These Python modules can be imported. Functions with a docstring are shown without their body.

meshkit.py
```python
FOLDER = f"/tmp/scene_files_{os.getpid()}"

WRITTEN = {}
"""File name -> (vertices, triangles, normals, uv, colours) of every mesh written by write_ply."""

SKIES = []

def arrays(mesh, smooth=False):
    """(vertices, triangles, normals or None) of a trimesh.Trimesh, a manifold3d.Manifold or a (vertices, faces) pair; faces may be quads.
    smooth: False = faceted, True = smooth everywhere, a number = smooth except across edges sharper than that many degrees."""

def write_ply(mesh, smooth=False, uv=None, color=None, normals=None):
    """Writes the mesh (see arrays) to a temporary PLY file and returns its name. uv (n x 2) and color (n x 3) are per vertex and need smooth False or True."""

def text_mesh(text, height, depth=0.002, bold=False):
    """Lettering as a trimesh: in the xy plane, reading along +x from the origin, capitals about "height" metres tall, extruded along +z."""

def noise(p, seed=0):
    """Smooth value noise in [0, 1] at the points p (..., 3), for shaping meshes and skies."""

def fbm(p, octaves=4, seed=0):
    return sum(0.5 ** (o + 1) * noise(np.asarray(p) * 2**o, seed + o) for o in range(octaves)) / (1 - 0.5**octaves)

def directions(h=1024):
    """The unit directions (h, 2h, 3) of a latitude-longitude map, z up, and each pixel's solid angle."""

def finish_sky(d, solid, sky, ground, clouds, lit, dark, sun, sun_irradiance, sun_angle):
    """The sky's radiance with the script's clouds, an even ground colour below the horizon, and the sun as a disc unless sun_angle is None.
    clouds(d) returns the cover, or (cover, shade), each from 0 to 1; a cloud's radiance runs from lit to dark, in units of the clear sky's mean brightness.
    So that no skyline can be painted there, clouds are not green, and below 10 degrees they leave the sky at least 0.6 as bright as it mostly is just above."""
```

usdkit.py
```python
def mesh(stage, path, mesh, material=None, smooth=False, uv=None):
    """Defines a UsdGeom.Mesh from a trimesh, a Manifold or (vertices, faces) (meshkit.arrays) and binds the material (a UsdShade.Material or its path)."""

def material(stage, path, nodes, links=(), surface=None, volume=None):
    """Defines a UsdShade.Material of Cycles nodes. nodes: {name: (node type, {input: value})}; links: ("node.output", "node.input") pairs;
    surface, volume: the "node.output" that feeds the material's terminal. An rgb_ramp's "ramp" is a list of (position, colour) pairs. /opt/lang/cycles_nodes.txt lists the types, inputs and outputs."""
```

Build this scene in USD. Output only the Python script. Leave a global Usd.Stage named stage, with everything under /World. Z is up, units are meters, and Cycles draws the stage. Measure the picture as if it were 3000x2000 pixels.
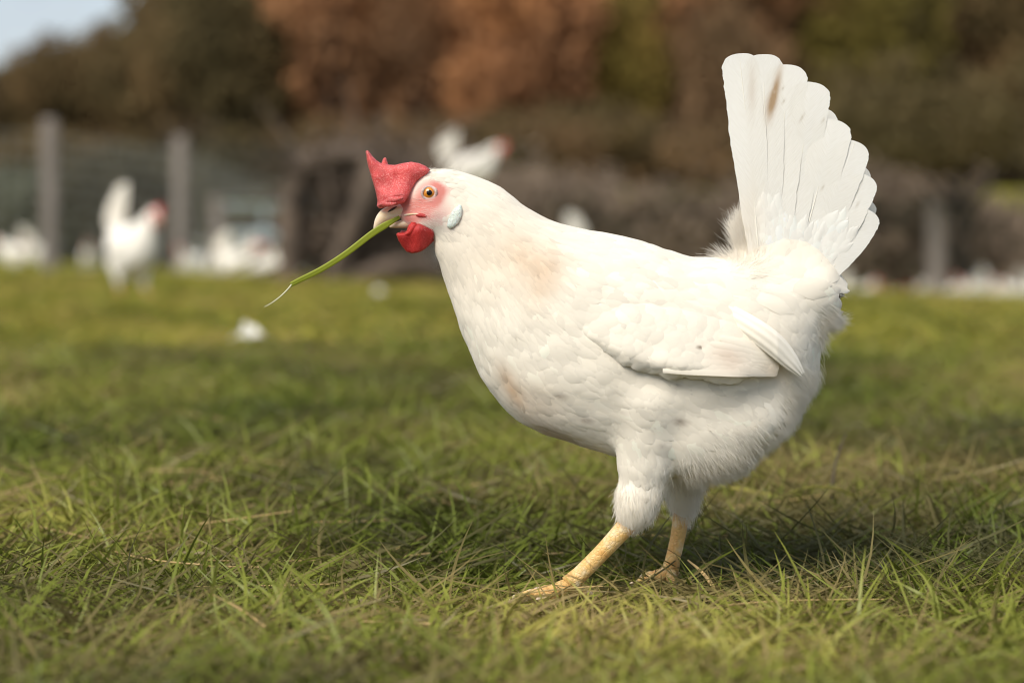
import math, random
import numpy as np
import trimesh
import usdkit, meshkit
from pxr import Usd, UsdGeom, UsdLux, UsdShade, Gf, Sdf, Vt
from scipy.spatial import cKDTree, Delaunay
from shapely.geometry import Polygon, Point
import shapely

random.seed(7)
RNG = np.random.default_rng(7)
stage = Usd.Stage.CreateInMemory()
UsdGeom.SetStageUpAxis(stage, 'Z')
UsdGeom.SetStageMetersPerUnit(stage, 1.0)
UsdGeom.Xform.Define(stage, '/World')
UsdGeom.Scope.Define(stage, '/World/Looks')

# ------------------------------------------------------------------ camera, sky, sun, exposure
CAM_Y, CAM_Z, PITCH = -1.85, 0.286, math.atan(360 / 7083.3)
FPX = 85 / 36 * 3000
cam = UsdGeom.Camera.Define(stage, '/World/camera')
cp, sp = math.cos(PITCH), math.sin(PITCH)
cam.AddTransformOp().Set(Gf.Matrix4d(1, 0, 0, 0, 0, sp, cp, 0, 0, -cp, sp, 0, 0, CAM_Y, CAM_Z, 1))
cam.CreateHorizontalApertureAttr(36.0)
cam.CreateVerticalApertureAttr(24.0)
cam.CreateFocalLengthAttr(85.0)
cam.CreateFStopAttr(4.2)
cam.CreateFocusDistanceAttr(1.83)
cam.CreateClippingRangeAttr(Gf.Vec2f(0.05, 5000))
cam.CreateExposureAttr(1.82)

SUN_DIR = np.array([-0.38, -0.58, 0.74]); SUN_DIR /= np.linalg.norm(SUN_DIR)
sky_m = usdkit.material(stage, '/World/Looks/sky_look', {
    'sky': ('sky_texture', {'sky_type': 'single_scattering', 'sun_disc': False, 'sun_elevation': math.asin(SUN_DIR[2]),
                            'sun_rotation': math.atan2(SUN_DIR[0], SUN_DIR[1]), 'air_density': 1.0, 'aerosol_density': 1.2, 'ozone_density': 1.0}),
    'tc': ('texture_coordinate', {}),
    'no': ('noise_texture', {'scale': 3.4, 'detail': 6.0, 'roughness': 0.55}),
    'rr': ('rgb_ramp', {'ramp': [(0.36, (0.08, 0.08, 0.08)), (0.60, (0.95, 0.95, 0.95))]}),
    'mx': ('mix_color', {'b': (2.85, 3.05, 3.4), 'use_clamp': False}),
    'bg': ('background_shader', {'strength': 0.055}),
}, [('tc.generated', 'no.vector'), ('no.fac', 'rr.fac'), ('rr.color', 'mx.fac'), ('sky.color', 'mx.a'), ('mx.result', 'bg.color')], surface='bg.background')
dome = UsdLux.DomeLight.Define(stage, '/World/sky')
UsdShade.MaterialBindingAPI.Apply(dome.GetPrim()).Bind(sky_m)
sun = UsdLux.DistantLight.Define(stage, '/World/sun')
sun.CreateAngleAttr(32.0)
sun.CreateIntensityAttr(0.30)
sun.CreateNormalizeAttr(True)
sun.CreateColorAttr(Gf.Vec3f(1.0, 0.945, 0.85))
_z = SUN_DIR; _x = np.cross([0, 0, 1.0], _z); _x /= np.linalg.norm(_x); _y = np.cross(_z, _x)
sun.AddTransformOp().Set(Gf.Matrix4d(*_x, 0, *_y, 0, *_z, 0, 0, 0, 5, 1))
for p_, n_ in ((dome, 'sky'), (sun, 'sun')):
    p_.GetPrim().SetCustomDataByKey('kind', 'structure')

# ------------------------------------------------------------------ helpers
_used = {}
def numbered(parent, name):
    k = (parent, name); n = _used.get(k, 0); _used[k] = n + 1
    return name if n == 0 else f'{name}_{n:03d}'

def prop(prim, label=None, category=None, group=None, kind=None):
    for k, v in (('label', label), ('category', category), ('group', group), ('kind', kind)):
        if v: prim.SetCustomDataByKey(k, v)
    return prim

def obj(name, mesh, mat, parent=None, smooth=True, color=None, uv=None, **kw):
    par = '/World' if parent is None else str(parent.GetPath())
    path = par + '/' + numbered(par, name)
    m = usdkit.mesh(stage, path, mesh, LOOK[mat], smooth=smooth, uv=uv)
    if color is not None:
        UsdGeom.PrimvarsAPI(m).CreatePrimvar('tint', Sdf.ValueTypeNames.Color3fArray, 'vertex').Set(Vt.Vec3fArray.FromNumpy(np.asarray(color, np.float32)))
    m.GetPrim().GetAttribute('doubleSided').Set(True) if m.GetPrim().GetAttribute('doubleSided') else m.CreateDoubleSidedAttr(True)
    return prop(m.GetPrim(), **kw)

def thing(name, label, category, loc=(0, 0, 0), rotz=0, group=None, scale=1.0):
    path = '/World/' + numbered('/World', name)
    x = UsdGeom.Xform.Define(stage, path)
    x.AddTranslateOp().Set(Gf.Vec3d(*map(float, loc))); x.AddRotateZOp().Set(float(rotz)); x.AddScaleOp().Set(Gf.Vec3f(scale, scale, scale))
    return prop(x.GetPrim(), label, category, group)

def copy_of(src, label, loc, rotz, group=None, scale=1.0, name=None):
    path = '/World/' + numbered('/World', name or src.GetName().rstrip('0123456789').rstrip('_'))
    x = UsdGeom.Xform.Define(stage, path)
    x.GetPrim().GetReferences().AddInternalReference(src.GetPath())
    x.GetPrim().GetAttribute('xformOp:translate').Set(Gf.Vec3d(*map(float, loc)))
    x.GetPrim().GetAttribute('xformOp:rotateZ').Set(float(rotz))
    x.GetPrim().GetAttribute('xformOp:scale').Set(Gf.Vec3f(scale, scale, scale))
    x.GetPrim().SetInstanceable(True)
    return prop(x.GetPrim(), label, src.GetCustomDataByKey('category'), group)

def curves(name, strands, widths, mat, parent, color=None, **kw):
    """strands: (n, k, 3); widths: (n, k)"""
    par = str(parent.GetPath()) if parent else '/World'
    path = par + '/' + numbered(par, name)
    c = UsdGeom.BasisCurves.Define(stage, path)
    c.CreateTypeAttr('linear'); c.CreateWrapAttr('nonperiodic')
    n, k = strands.shape[:2]
    c.CreateCurveVertexCountsAttr(Vt.IntArray.FromNumpy(np.full(n, k, np.int32)))
    c.CreatePointsAttr(Vt.Vec3fArray.FromNumpy(strands.reshape(-1, 3).astype(np.float32)))
    c.CreateWidthsAttr(Vt.FloatArray.FromNumpy(widths.reshape(-1).astype(np.float32)))
    c.SetWidthsInterpolation('vertex')
    UsdShade.MaterialBindingAPI.Apply(c.GetPrim()).Bind(UsdShade.Material.Get(stage, LOOK[mat]))
    return prop(c.GetPrim(), **kw)

def at(px, py, Y):
    """the point of the plane y = Y that a pixel of the 3000 x 2000 photograph looks at"""
    px, py, Y = np.broadcast_arrays(np.asarray(px, float), np.asarray(py, float), np.asarray(Y, float))
    u = (1000 - py) / FPX
    dx, dy, dz = (px - 1500) / FPX, cp + sp * u, -sp + cp * u
    t = (Y - CAM_Y) / dy
    return np.stack([dx * t, Y, CAM_Z + dz * t], -1)

def W(px, py, y=0.0):
    p = at(px, py, 0.0).copy(); p[..., 1] = y
    return p
S = float(at(2000, 1000, 0)[0] - at(1000, 1000, 0)[0]) / 1000    # metres per pixel in the hen's plane
def to_px(P):
    q = np.asarray(P) - np.array([0, CAM_Y, CAM_Z]); q = q.copy(); q[..., 1] = -CAM_Y
    f = q[..., 1] * cp - q[..., 2] * sp; u = q[..., 1] * sp + q[..., 2] * cp
    return np.stack([1500 + FPX * q[..., 0] / f, 1000 - FPX * u / f], -1)

def sstep(a, b, x):
    t = np.clip((np.asarray(x, float) - a) / (b - a), 0, 1); return t * t * (3 - 2 * t)

def join(meshes):
    V, Fc, n = [], [], 0
    for v, f in meshes:
        f = np.asarray(f)
        if f.shape[1] == 4: f = np.vstack([f[:, [0, 1, 2]], f[:, [0, 2, 3]]])
        V.append(v); Fc.append(f + n); n += len(v)
    return np.vstack(V), np.vstack(Fc)

def tube(points, radii, sides=10, cap=True, squash=1.0, rough=0.0, seed=0):
    p = np.asarray(points, float); r = np.broadcast_to(np.asarray(radii, float), (len(p),)).copy()
    t = np.gradient(p, axis=0); t /= np.linalg.norm(t, axis=1, keepdims=True) + 1e-12
    a = np.cross(t, np.where(np.abs(t[:, 1:2]) < 0.9, [0, 1.0, 0], [1.0, 0, 0])); a /= np.linalg.norm(a, axis=1, keepdims=True) + 1e-12
    b = np.cross(t, a); ang = np.arange(sides) * 2 * np.pi / sides
    rr = r[:, None] * np.ones(sides)
    if rough: rr = rr * (1 + rough * np.random.default_rng(seed).normal(size=rr.shape))
    v = p[:, None] + rr[..., None] * (np.cos(ang)[None, :, None] * a[:, None] + squash * np.sin(ang)[None, :, None] * b[:, None])
    i, j = np.meshgrid(np.arange(len(p) - 1), np.arange(sides), indexing='ij')
    q = np.stack([i * sides + j, i * sides + (j + 1) % sides, (i + 1) * sides + (j + 1) % sides, (i + 1) * sides + j], -1).reshape(-1, 4)
    f = np.vstack([q[:, [0, 1, 2]], q[:, [0, 2, 3]]]); v = v.reshape(-1, 3)
    if cap:
        n = len(v); v = np.vstack([v, p[0], p[-1]]); k = np.arange(sides); l = (len(p) - 1) * sides
        f = np.vstack([f, np.stack([np.full(sides, n), (k + 1) % sides, k], 1), np.stack([np.full(sides, n + 1), l + k, l + (k + 1) % sides], 1)])
    return v, f

def spline(pts, n):
    pts = np.asarray(pts, float)
    from scipy.interpolate import CubicSpline
    d = np.concatenate([[0], np.cumsum(np.linalg.norm(np.diff(pts, axis=0), axis=1) ** 0.5)])
    return CubicSpline(d, pts)(np.linspace(0, d[-1], n))

def mat(name, nodes, links, surface):
    LOOK[name] = f'/World/Looks/{name}'
    usdkit.material(stage, LOOK[name], nodes, links, surface=surface)
LOOK = {}

# ------------------------------------------------------------------ materials
def plumage(name, trans=0.25, base=None):
    nodes = {'at': ('attribute', {'attribute': 'tint'}), 'p': ('diffuse_bsdf', {'roughness': 0.3}),
             't': ('translucent_bsdf', {}), 'mx': ('mix_closure', {'fac': trans})}
    links = [('p.BSDF', 'mx.closure1'), ('t.BSDF', 'mx.closure2')]
    if base is None: links += [('at.color', 'p.color'), ('at.color', 't.color')]
    else:
        nodes['p'][1]['color'] = base; nodes['t'][1]['color'] = base; del nodes['at']
    mat(name, nodes, links, 'mx.closure')
plumage('plumage_look', 0.22)
plumage('body_look', 0.04)
plumage('fluff_look', 0.35, (0.84, 0.79, 0.70))
plumage('white_plumage_look', 0.06, (0.86, 0.81, 0.72))
plumage('quill_look', 0.15, (0.88, 0.84, 0.74))
mat('tail_feather_look', {'at': ('attribute', {'attribute': 'tint'}), 'uv': ('uvmap', {'attribute': 'st'}), 'no': ('noise_texture', {'scale': 1.0, 'detail': 3.0, 'roughness': 0.6}),
    'bp': ('bump', {'strength': 0.35, 'distance': 0.0006}), 'r': ('rgb_ramp', {'ramp': [(0.3, (0.93, 0.92, 0.90)), (0.6, (1, 1, 1))]}), 'm': ('mix', {'mix_type': 'multiply', 'fac': 1.0}),
    'p': ('diffuse_bsdf', {'roughness': 0.3}), 't': ('translucent_bsdf', {}), 'mx': ('mix_closure', {'fac': 0.22})},
    [('uv.UV', 'no.vector'), ('no.fac', 'bp.height'), ('bp.normal', 'p.normal'), ('no.fac', 'r.fac'), ('at.color', 'm.color1'), ('r.color', 'm.color2'), ('m.color', 'p.color'), ('m.color', 't.color'),
     ('p.BSDF', 'mx.closure1'), ('t.BSDF', 'mx.closure2')], 'mx.closure')

def flesh(name, c1, c2, speck, scale=900, bump=0.5):
    mat(name, {'g': ('geometry', {}), 'no': ('noise_texture', {'scale': scale, 'detail': 4.0, 'roughness': 0.65}),
               'n2': ('noise_texture', {'scale': 110.0, 'detail': 3.0}),
               'r': ('rgb_ramp', {'ramp': [(0.36, c1), (0.56, c2), (0.70, speck)]}),
               'r2': ('rgb_ramp', {'ramp': [(0.35, (0.7, 0.7, 0.7)), (0.65, (1, 1, 1))]}),
               'm': ('mix', {'mix_type': 'multiply', 'fac': 0.8}),
               'bp': ('bump', {'strength': bump, 'distance': 0.0012}),
               'p': ('principled_bsdf', {'roughness': 0.5, 'specular_ior_level': 0.35, 'subsurface_weight': 0.25, 'subsurface_scale': 0.003, 'subsurface_radius': (1, 0.25, 0.15)})},
        [('g.position', 'no.vector'), ('g.position', 'n2.vector'), ('no.fac', 'r.fac'), ('n2.fac', 'r2.fac'), ('r.color', 'm.color1'), ('r2.color', 'm.color2'),
         ('m.color', 'p.base_color'), ('no.fac', 'bp.height'), ('bp.normal', 'p.normal')], 'p.BSDF')
flesh('comb_look', (0.62, 0.055, 0.055), (0.72, 0.12, 0.11), (0.84, 0.40, 0.38), 1100, 0.5)
flesh('wattle_look', (0.44, 0.02, 0.02), (0.56, 0.04, 0.035), (0.64, 0.10, 0.08))
flesh('earlobe_look', (0.66, 0.66, 0.57), (0.81, 0.80, 0.71), (0.88, 0.87, 0.80), 800, 1.0)
flesh('eyelid_look', (0.66, 0.36, 0.32), (0.76, 0.52, 0.46), (0.82, 0.68, 0.6))
def simple(name, color, rough=0.5, spec=0.5, **kw):
    mat(name, {'p': ('principled_bsdf', {'base_color': color, 'roughness': rough, 'specular_ior_level': spec, **kw})}, [], 'p.BSDF')
mat('beak_look', {'g': ('geometry', {}), 'no': ('noise_texture', {'scale': 140.0, 'detail': 3.0}),
    'r': ('rgb_ramp', {'ramp': [(0.3, (0.74, 0.50, 0.28)), (0.55, (0.78, 0.60, 0.43)), (0.75, (0.80, 0.54, 0.43))]}),
    'p': ('principled_bsdf', {'roughness': 0.38, 'subsurface_weight': 0.15, 'subsurface_scale': 0.003})},
    [('g.position', 'no.vector'), ('no.fac', 'r.fac'), ('r.color', 'p.base_color')], 'p.BSDF')
simple('nostril_look', (0.05, 0.03, 0.025), 0.7)
simple('iris_look', (0.62, 0.22, 0.02), 0.25, 0.5, coat_weight=1.0, coat_roughness=0.03)
simple('pupil_look', (0.003, 0.003, 0.004), 0.06, 0.5)
simple('claw_look', (0.66, 0.50, 0.36), 0.4)
mat('leg_look', {'g': ('geometry', {}), 'v': ('voronoi_texture', {'feature': 'distance_to_edge', 'scale': 300.0}), 'v1': ('voronoi_texture', {'scale': 300.0}),
    'vr': ('rgb_ramp', {'ramp': [(0.0, (0, 0, 0)), (0.14, (1, 1, 1))]}), 'no': ('noise_texture', {'scale': 90.0, 'detail': 3.0}),
    'r': ('rgb_ramp', {'ramp': [(0.3, (0.66, 0.33, 0.09)), (0.52, (0.76, 0.46, 0.16)), (0.72, (0.80, 0.62, 0.38))]}),
    'm': ('mix', {'mix_type': 'multiply', 'fac': 0.08}), 'bp': ('bump', {'strength': 0.45, 'distance': 0.0008}),
    'p': ('principled_bsdf', {'roughness': 0.45, 'subsurface_weight': 0.1, 'subsurface_scale': 0.002})},
    [('g.position', 'v.vector'), ('g.position', 'no.vector'), ('v.distance', 'vr.fac'), ('no.fac', 'r.fac'), ('r.color', 'm.color1'), ('vr.color', 'm.color2'),
     ('m.color', 'p.base_color'), ('vr.color', 'bp.height'), ('bp.normal', 'p.normal')], 'p.BSDF')

def blade_material(name, ramp, trans=0.13, patch=True, rough=0.5):
    nodes = {'g': ('geometry', {}), 'oi': ('object_info', {}), 'ad': ('math', {'math_type': 'add'}), 'fr': ('math', {'math_type': 'fraction'}),
             'r': ('rgb_ramp', {'ramp': ramp}), 'no': ('noise_texture', {'scale': 1.6, 'detail': 3.0}),
             'nr': ('map_range', {'from_min': 0.3, 'from_max': 0.7, 'to_min': -0.26, 'to_max': 0.26}),
             'a2': ('math', {'math_type': 'add', 'use_clamp': True}),
             'p': ('diffuse_bsdf', {}), 'gl': ('glossy_bsdf', {'color': (0.9, 0.92, 0.95), 'roughness': 0.42}), 'mg': ('mix_closure', {'fac': 0.018}), 't': ('translucent_bsdf', {}), 'mx': ('mix_closure', {'fac': trans})}
    links = [('g.random_per_island', 'ad.value1'), ('oi.random', 'ad.value2'), ('ad.value', 'fr.value1'), ('g.position', 'no.vector'), ('no.fac', 'nr.value'),
             ('fr.value', 'a2.value1'), ('nr.result', 'a2.value2'), ('a2.value', 'r.fac'), ('r.color', 'p.color'), ('r.color', 't.color'),
             ('p.BSDF', 'mx.closure1'), ('t.BSDF', 'mx.closure2'), ('mx.closure', 'mg.closure1'), ('gl.BSDF', 'mg.closure2')]
    mat(name, nodes, links, 'mg.closure')
blade_material('grass_look', [(0.0, (0.016, 0.027, 0.006)), (0.20, (0.050, 0.074, 0.012)), (0.46, (0.118, 0.142, 0.019)), (0.68, (0.215, 0.225, 0.036)), (0.80, (0.36, 0.31, 0.07)), (0.89, (0.52, 0.33, 0.15)), (1.0, (0.62, 0.45, 0.28))])
blade_material('thatch_look', [(0.0, (0.09, 0.085, 0.03)), (0.25, (0.25, 0.19, 0.07)), (0.5, (0.44, 0.31, 0.14)), (0.75, (0.54, 0.37, 0.20)), (0.90, (0.36, 0.18, 0.09)), (1.0, (0.62, 0.48, 0.31))], 0.2)
blade_material('mid_grass_look', [(0.0, (0.065, 0.075, 0.013)), (0.25, (0.165, 0.17, 0.022)), (0.6, (0.28, 0.26, 0.036)), (0.85, (0.38, 0.32, 0.06)), (1.0, (0.46, 0.31, 0.11))])
blade_material('far_grass_look', [(0.0, (0.14, 0.145, 0.02)), (0.5, (0.25, 0.235, 0.03)), (1.0, (0.34, 0.30, 0.05))])
mat('ground_look', {'g': ('geometry', {}), 'no': ('noise_texture', {'scale': 0.9, 'detail': 6.0, 'roughness': 0.6}), 'n2': ('noise_texture', {'scale': 60.0, 'detail': 5.0, 'roughness': 0.7}),
    'ln': ('vector_math', {'vector1': (0, 0, 0), 'vector2': (0, -1.85, 0), 'math_type': 'distance'}), 'mr': ('map_range', {'from_min': 5.0, 'from_max': 12.0, 'to_min': 0.0, 'to_max': 1.0, 'clamp': True}),
    'r': ('rgb_ramp', {'ramp': [(0.32, (0.018, 0.016, 0.008)), (0.5, (0.04, 0.030, 0.015)), (0.68, (0.08, 0.06, 0.025))]}),
    'r2': ('rgb_ramp', {'ramp': [(0.3, (0.17, 0.165, 0.022)), (0.5, (0.23, 0.215, 0.03)), (0.7, (0.28, 0.245, 0.05))]}),
    'mx': ('mix_color', {}), 'mr3': ('map_range', {'from_min': 62.0, 'from_max': 72.0, 'to_min': 0.0, 'to_max': 1.0, 'clamp': True}), 'mx3': ('mix_color', {'b': (0.07, 0.05, 0.03)}), 'bp': ('bump', {'strength': 0.6, 'distance': 0.02}), 'p': ('principled_bsdf', {'roughness': 0.9, 'specular_ior_level': 0.1})},
    [('g.position', 'no.vector'), ('g.position', 'n2.vector'), ('n2.fac', 'r.fac'), ('no.fac', 'r2.fac'), ('g.position', 'ln.vector1'), ('ln.value', 'mr.value'),
     ('mr.result', 'mx.fac'), ('r.color', 'mx.a'), ('r2.color', 'mx.b'), ('mx.result', 'mx3.a'), ('ln.value', 'mr3.value'), ('mr3.result', 'mx3.fac'), ('mx3.result', 'p.base_color'), ('n2.fac', 'bp.height'), ('bp.normal', 'p.normal')], 'p.BSDF')
blade_material('held_grass_look', [(0.0, (0.26, 0.31, 0.02)), (1.0, (0.34, 0.37, 0.03))], 0.35)
simple('fibre_look', (0.62, 0.60, 0.42), 0.7)
simple('straw_look', (0.50, 0.34, 0.14), 0.6)
simple('dark_stalk_look', (0.07, 0.05, 0.025), 0.7)
simple('yellow_blade_look', (0.27, 0.24, 0.04), 0.6)
simple('droppings_look', (0.035, 0.022, 0.016), 0.8)
mat('post_look', {'g': ('geometry', {}), 'mp': ('mapping', {'scale': (1, 1, 0.1)}), 'no': ('noise_texture', {'scale': 30.0, 'detail': 5.0}),
    'r': ('rgb_ramp', {'ramp': [(0.3, (0.17, 0.14, 0.12)), (0.7, (0.30, 0.255, 0.23))]}), 'p': ('principled_bsdf', {'roughness': 0.85})},
    [('g.position', 'mp.vector'), ('mp.vector', 'no.vector'), ('no.fac', 'r.fac'), ('r.color', 'p.base_color')], 'p.BSDF')
simple('wire_look', (0.27, 0.265, 0.23), 0.5)
simple('galvanised_look', (0.60, 0.67, 0.69), 0.5, 0.5)
mat('bark_look', {'g': ('geometry', {}), 'no': ('noise_texture', {'scale': 14.0, 'detail': 6.0, 'roughness': 0.65}),
    'r': ('rgb_ramp', {'ramp': [(0.3, (0.045, 0.032, 0.021)), (0.55, (0.105, 0.074, 0.050)), (0.75, (0.20, 0.14, 0.10))]}), 'p': ('principled_bsdf', {'roughness': 0.9})},
    [('g.position', 'no.vector'), ('no.fac', 'r.fac'), ('r.color', 'p.base_color')], 'p.BSDF')
simple('dark_bark_look', (0.022, 0.017, 0.012), 0.9)
def leaf_material(name, ramp, trans=0.25):
    mat(name, {'g': ('geometry', {}), 'oi': ('object_info', {}), 'no': ('noise_texture', {'scale': 0.45, 'detail': 3.0}),
        'a': ('math', {'math_type': 'multiply_add', 'value2': 0.45, 'value3': 0.0}), 'b': ('math', {'math_type': 'multiply_add', 'value2': 0.3}), 'c': ('math', {'math_type': 'multiply_add', 'value2': 0.9, 'value3': -0.1}),
        'ad': ('math', {'math_type': 'add', 'use_clamp': True}),
        'r': ('rgb_ramp', {'ramp': ramp}), 'p': ('diffuse_bsdf', {}), 't': ('translucent_bsdf', {}), 'mx': ('mix_closure', {'fac': trans})},
        [('oi.random', 'a.value1'), ('g.random_per_island', 'b.value1'), ('a.value', 'b.value3'), ('g.position', 'no.vector'), ('no.fac', 'c.value1'), ('b.value', 'ad.value1'), ('c.value', 'ad.value2'),
         ('ad.value', 'r.fac'), ('r.color', 'p.color'), ('r.color', 't.color'), ('p.BSDF', 'mx.closure1'), ('t.BSDF', 'mx.closure2')], 'mx.closure')
leaf_material('dark_leaf_look', [(0.0, (0.0457, 0.0419, 0.0214)), (0.45, (0.108, 0.0845, 0.0401)), (0.8, (0.189, 0.1278, 0.0598)), (1.0, (0.2648, 0.1551, 0.0714))])
leaf_material('orange_leaf_look', [(0.0, (0.1265, 0.0793, 0.0475)), (0.35, (0.253, 0.1416, 0.0743)), (0.7, (0.4048, 0.1983, 0.094)), (1.0, (0.4807, 0.2266, 0.0842))])
leaf_material('olive_leaf_look', [(0.0, (0.0564, 0.0513, 0.0171)), (0.45, (0.1587, 0.125, 0.0323)), (0.75, (0.2675, 0.1788, 0.0505)), (1.0, (0.3449, 0.2102, 0.0615))])
leaf_material('brown_leaf_look', [(0.0, (0.0738, 0.0497, 0.0276)), (0.5, (0.1845, 0.1201, 0.0643)), (1.0, (0.2951, 0.1764, 0.092))])
leaf_material('hedge_look', [(0.0, (0.09, 0.066, 0.045)), (0.5, (0.18, 0.134, 0.094)), (1.0, (0.27, 0.205, 0.145))], 0.15)
leaf_material('hedge_green_look', [(0.0, (0.035, 0.030, 0.019)), (0.5, (0.065, 0.056, 0.036)), (1.0, (0.105, 0.092, 0.058))], 0.15)
leaf_material('hedge_pale_look', [(0.0, (0.075, 0.08, 0.055)), (0.5, (0.125, 0.13, 0.09)), (1.0, (0.18, 0.185, 0.13))], 0.15)

# ------------------------------------------------------------------ ground
def gz(x, y):
    x, y = np.asarray(x, float), np.asarray(y, float)
    d = y - CAM_Y
    side = np.clip(x / np.maximum(d, 1.0), -0.3, 0.3)
    start = 9.6 - 8.5 * side
    drop = np.clip(0.46 + 1.2 * side, 0.15, 0.9)
    z = -drop * sstep(start, start + 10.5, d)
    z = z + (drop + 1.05) * sstep(26, 62, d)
    hill = 0.135 + 0.065 * np.clip(side / 0.2, -1, 1)
    z = z + np.maximum(d - 62, 0) * hill * (1 - 0.35 * sstep(100, 190, d))
    P = np.stack(np.broadcast_arrays(x, y, 0 * x), -1).reshape(-1, 3)
    n1 = meshkit.fbm(P * 1.1 + 3.1, 3, 5).reshape(x.shape); n2 = meshkit.fbm(P * 4.5 + 1.7, 2, 9).reshape(x.shape)
    near = np.exp(-(x - 0.1) ** 2 / 0.30 - y ** 2 / 0.06)
    z = z + (0.045 * n1 * sstep(0.2, 2.5, np.hypot(x, y)) + 0.014 * n2) * (1 - near) * (1 - sstep(6, 9, d) * 0.6)
    return z - 0.014 - 0.006 * near

def ground_sheet():
    xs = np.sign(np.linspace(-1, 1, 181)) * (np.abs(np.linspace(-1, 1, 181)) ** 2.6) * 420
    ys = CAM_Y + np.concatenate([np.linspace(-60, -2, 14), np.linspace(-1.5, 6, 110), 6 + np.linspace(0.005, 1, 150) ** 2.2 * 520])
    X, Y = np.meshgrid(xs, ys, indexing='ij'); Z = gz(X, Y)
    v = np.stack([X, Y, Z], -1).reshape(-1, 3); n, m = X.shape
    i, j = np.meshgrid(np.arange(n - 1), np.arange(m - 1), indexing='ij')
    q = np.stack([i * m + j, (i + 1) * m + j, (i + 1) * m + j + 1, i * m + j + 1], -1).reshape(-1, 4)
    return v, q
obj('ground', ground_sheet(), 'ground_look', label='green grazed field rising to a wooded slope behind', category='ground', kind='structure')

# ------------------------------------------------------------------ grass
def blades(n, radius, L, tilt, curl, width, seg=5, az=None, rng=RNG, root_z=-0.004, flat=False):
    """n bent blades on a disc: one island each"""
    a = rng.uniform(0, 2 * np.pi, n); r = radius * np.sqrt(rng.uniform(0, 1, n))
    root = np.stack([r * np.cos(a), r * np.sin(a), np.full(n, root_z) + (rng.uniform(0, 0.014, n) if flat else 0)], -1)
    az = rng.uniform(0, 2 * np.pi, n) if az is None else az(n)
    l = rng.uniform(*L, n); th0 = np.radians(rng.uniform(*tilt, n)); k = np.radians(rng.uniform(*curl, n)); w = rng.uniform(*width, n)
    yaw = rng.normal(0, 0.5, n)
    P = [root]
    for s in range(seg):
        u = (s + 0.5) / seg
        th = np.clip(th0 + k * u, 0, np.radians(100 if not flat else 92)); aa = az + yaw * u
        step = np.stack([np.sin(th) * np.cos(aa), np.sin(th) * np.sin(aa), np.cos(th)], -1) * (l / seg)[:, None]
        P.append(P[-1] + step)
    P = np.stack(P, 1)                                    # n, seg+1, 3
    P[..., 2] = np.maximum(P[..., 2], root_z + 0.001)
    u = np.linspace(0, 1, seg + 1)
    prof = np.array([0.7 + 0.3 * min(1, 3 * x) if x < 0.45 else (1 - ((x - 0.45) / 0.55) ** 1.6) for x in u]); prof[-1] = 0.04
    tw = rng.normal(0, 0.7, n)[:, None] * (0.3 + u)[None] + rng.normal(0, 0.5, n)[:, None]
    side = np.stack([-np.sin(az)[:, None] * np.cos(tw), np.cos(az)[:, None] * np.cos(tw), np.sin(tw)], -1)
    hw = (w[:, None] * prof[None])[..., None] / 2
    V = np.stack([P - side * hw, P + side * hw], 2).reshape(-1, 3)       # n, seg+1, 2
    b = (np.arange(n) * (seg + 1) * 2)[:, None] + (np.arange(seg) * 2)[None]
    b = b.reshape(-1)
    Fq = np.stack([b, b + 1, b + 3, b + 2], -1)
    return V, np.vstack([Fq[:, [0, 1, 2]], Fq[:, [0, 2, 3]]])

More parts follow.
